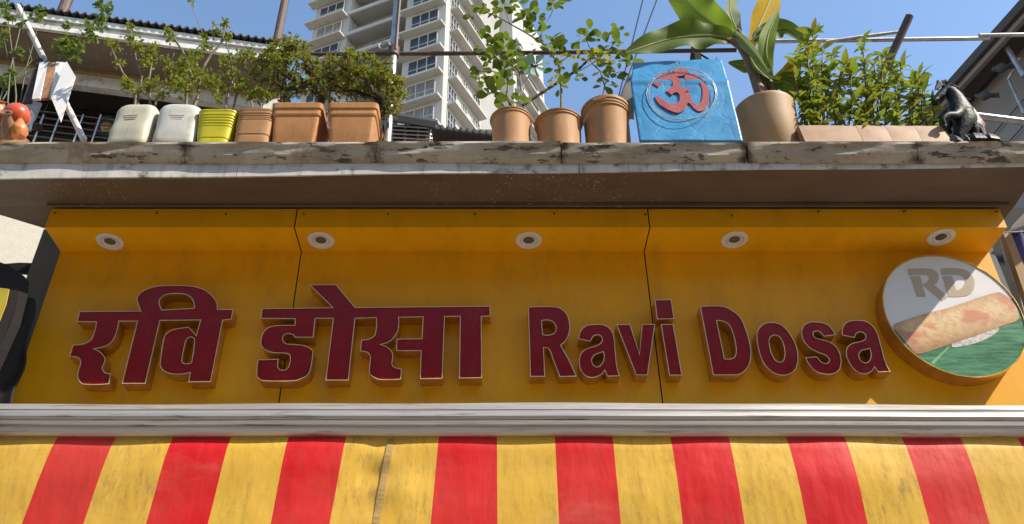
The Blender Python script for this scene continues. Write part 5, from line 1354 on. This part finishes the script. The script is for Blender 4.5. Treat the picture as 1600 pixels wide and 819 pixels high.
# ------------------------------------------------------------------ beyond the sign's left end
t = thing('cable_bundle', P(20, 415, 4.8), 'bundle of cables sagging across the cream wall', 'cables')
for k in range(5):
    MB().tube([P(-60, 425 + k*2.5, 4.8), P(5, 415 + k*3, 4.82), P(30, 413 + k*3.5, 4.83), P(62, 414 + k*4, 4.85)], .010, 6).build('cable', 'cable', t)
t = thing('neighbour_sign', P(8, 560, 4.1), 'dark framed shop sign with a mustard panel, cut by the frame edge', 'sign')
quadslab([P(-90, 740, 4.1), P(-2, 546, 4.13), P(17, 508, 4.15), P(29, 462, 4.18), P(32, 440, 4.2), P(24, 430, 4.2), P(0, 413, 4.2), P(-90, 380, 4.2)], .05).build('frame', 'signdark', t)
quadslab([P(-90, 560, 4.10), P(-4, 508, 4.13), P(9, 475, 4.15), P(14, 452, 4.165), P(-90, 440, 4.165)], .01).build('panel', 'mustard', t)
def tp_(u, v):
    a = P(18, 464, 4.45).lerp(P(55, 470, 4.45), u); b_ = P(-60, 670, 4.40).lerp(P(18, 660, 4.42), u)
    p = a.lerp(b_, v); return p + Vector((.012 * sin(v * 14), .02 * sin(u * 6 + v * 5), .0))
o = MB().grid(tp_, 16, 24).build('hanging_tarp', 'tarp', None, True, 80); tag(o, 'black tarpaulin strip hanging beside the yellow sign end', 'tarpaulin')
md = o.modifiers.new('s', 'SOLIDIFY'); md.thickness = .01
o = quadslab([P(-60, 700, 4.5), P(40, 700, 4.5), P(30, 560, 4.62), P(-60, 520, 4.62)], .05).build('dark_fill_sheet', 'dark', None); tag(o, 'added dark sheet filling in below the framed sign at the left', 'fill sheet')  # added dark sheet, fills the black area behind the tarp
# ------------------------------------------------------------------ beyond the sign's right end
t = tag(quadslab([P(1562, 372, 4.62), P(1574, 372, 4.62), P(1680, 640, 4.62), P(1655, 640, 4.62)], .05).build('timber_batten', 'wood'), 'yellowish timber batten standing past the right end of the sign', 'batten')
def cloth(a, b_, c_, d_, Y, amp, fr):
    A, B2, C2, D2 = (P(*q, Y) for q in (a, b_, c_, d_))
    return lambda u, v: A.lerp(B2, u).lerp(D2.lerp(C2, u), v) + Vector((0, amp * sin(u * fr + v * 2), 0))
o = MB().grid(cloth((1562,366),(1576,366),(1640,560),(1610,560), 4.75, .015, 14), 20, 16).build('canvas_strip', 'canvas', None, True, 80); tag(o, 'pale canvas strip hanging beside the purple cloth', 'cloth')
md = o.modifiers.new('s', 'SOLIDIFY'); md.thickness = .006
o = MB().grid(cloth((1576,364),(1680,360),(1700,520),(1622,520), 4.78, .02, 30), 40, 20).build('purple_cloth', 'purple', None, True, 80); tag(o, 'purple cloth hanging past the right end of the sign', 'cloth')
md = o.modifiers.new('s', 'SOLIDIFY'); md.thickness = .006
o = MB().grid(lambda u, v: P(1574, 362, 4.50).lerp(P(1700, 250, 4.27), u).lerp(P(1590, 356, 4.62).lerp(P(1720, 320, 4.6), u), v) + Vector((0, 0, .02 * sin(u * 5))), 16, 8).build('white_tarp', 'paper', None, True, 80); tag(o, 'grey white tarp edge drawn up above the purple cloth', 'tarpaulin')
md = o.modifiers.new('s', 'SOLIDIFY'); md.thickness = .006
pipe('cloth_rail', [Vector((3.27, 4.765, P(1556, 366, 4.765).z)), P(1576, 365, 4.765), P(1640, 362, 4.765), P(1730, 358, 4.765)], .012, 'cable', 'thin dark rail carrying the purple cloth', 'rail')
t = thing('side_wall', Vector((4.0, 5.1, 0)), 'recessed wall coloured near-black for the shaded gap behind the purple cloth', 'wall')
MB().box((3.29, 5.0, 0), (5.2, 5.2, P(1600, 325, 5.0).z)).build('wall', 'dark', t)  # shade of the gap beside the sign is put into the wall colour
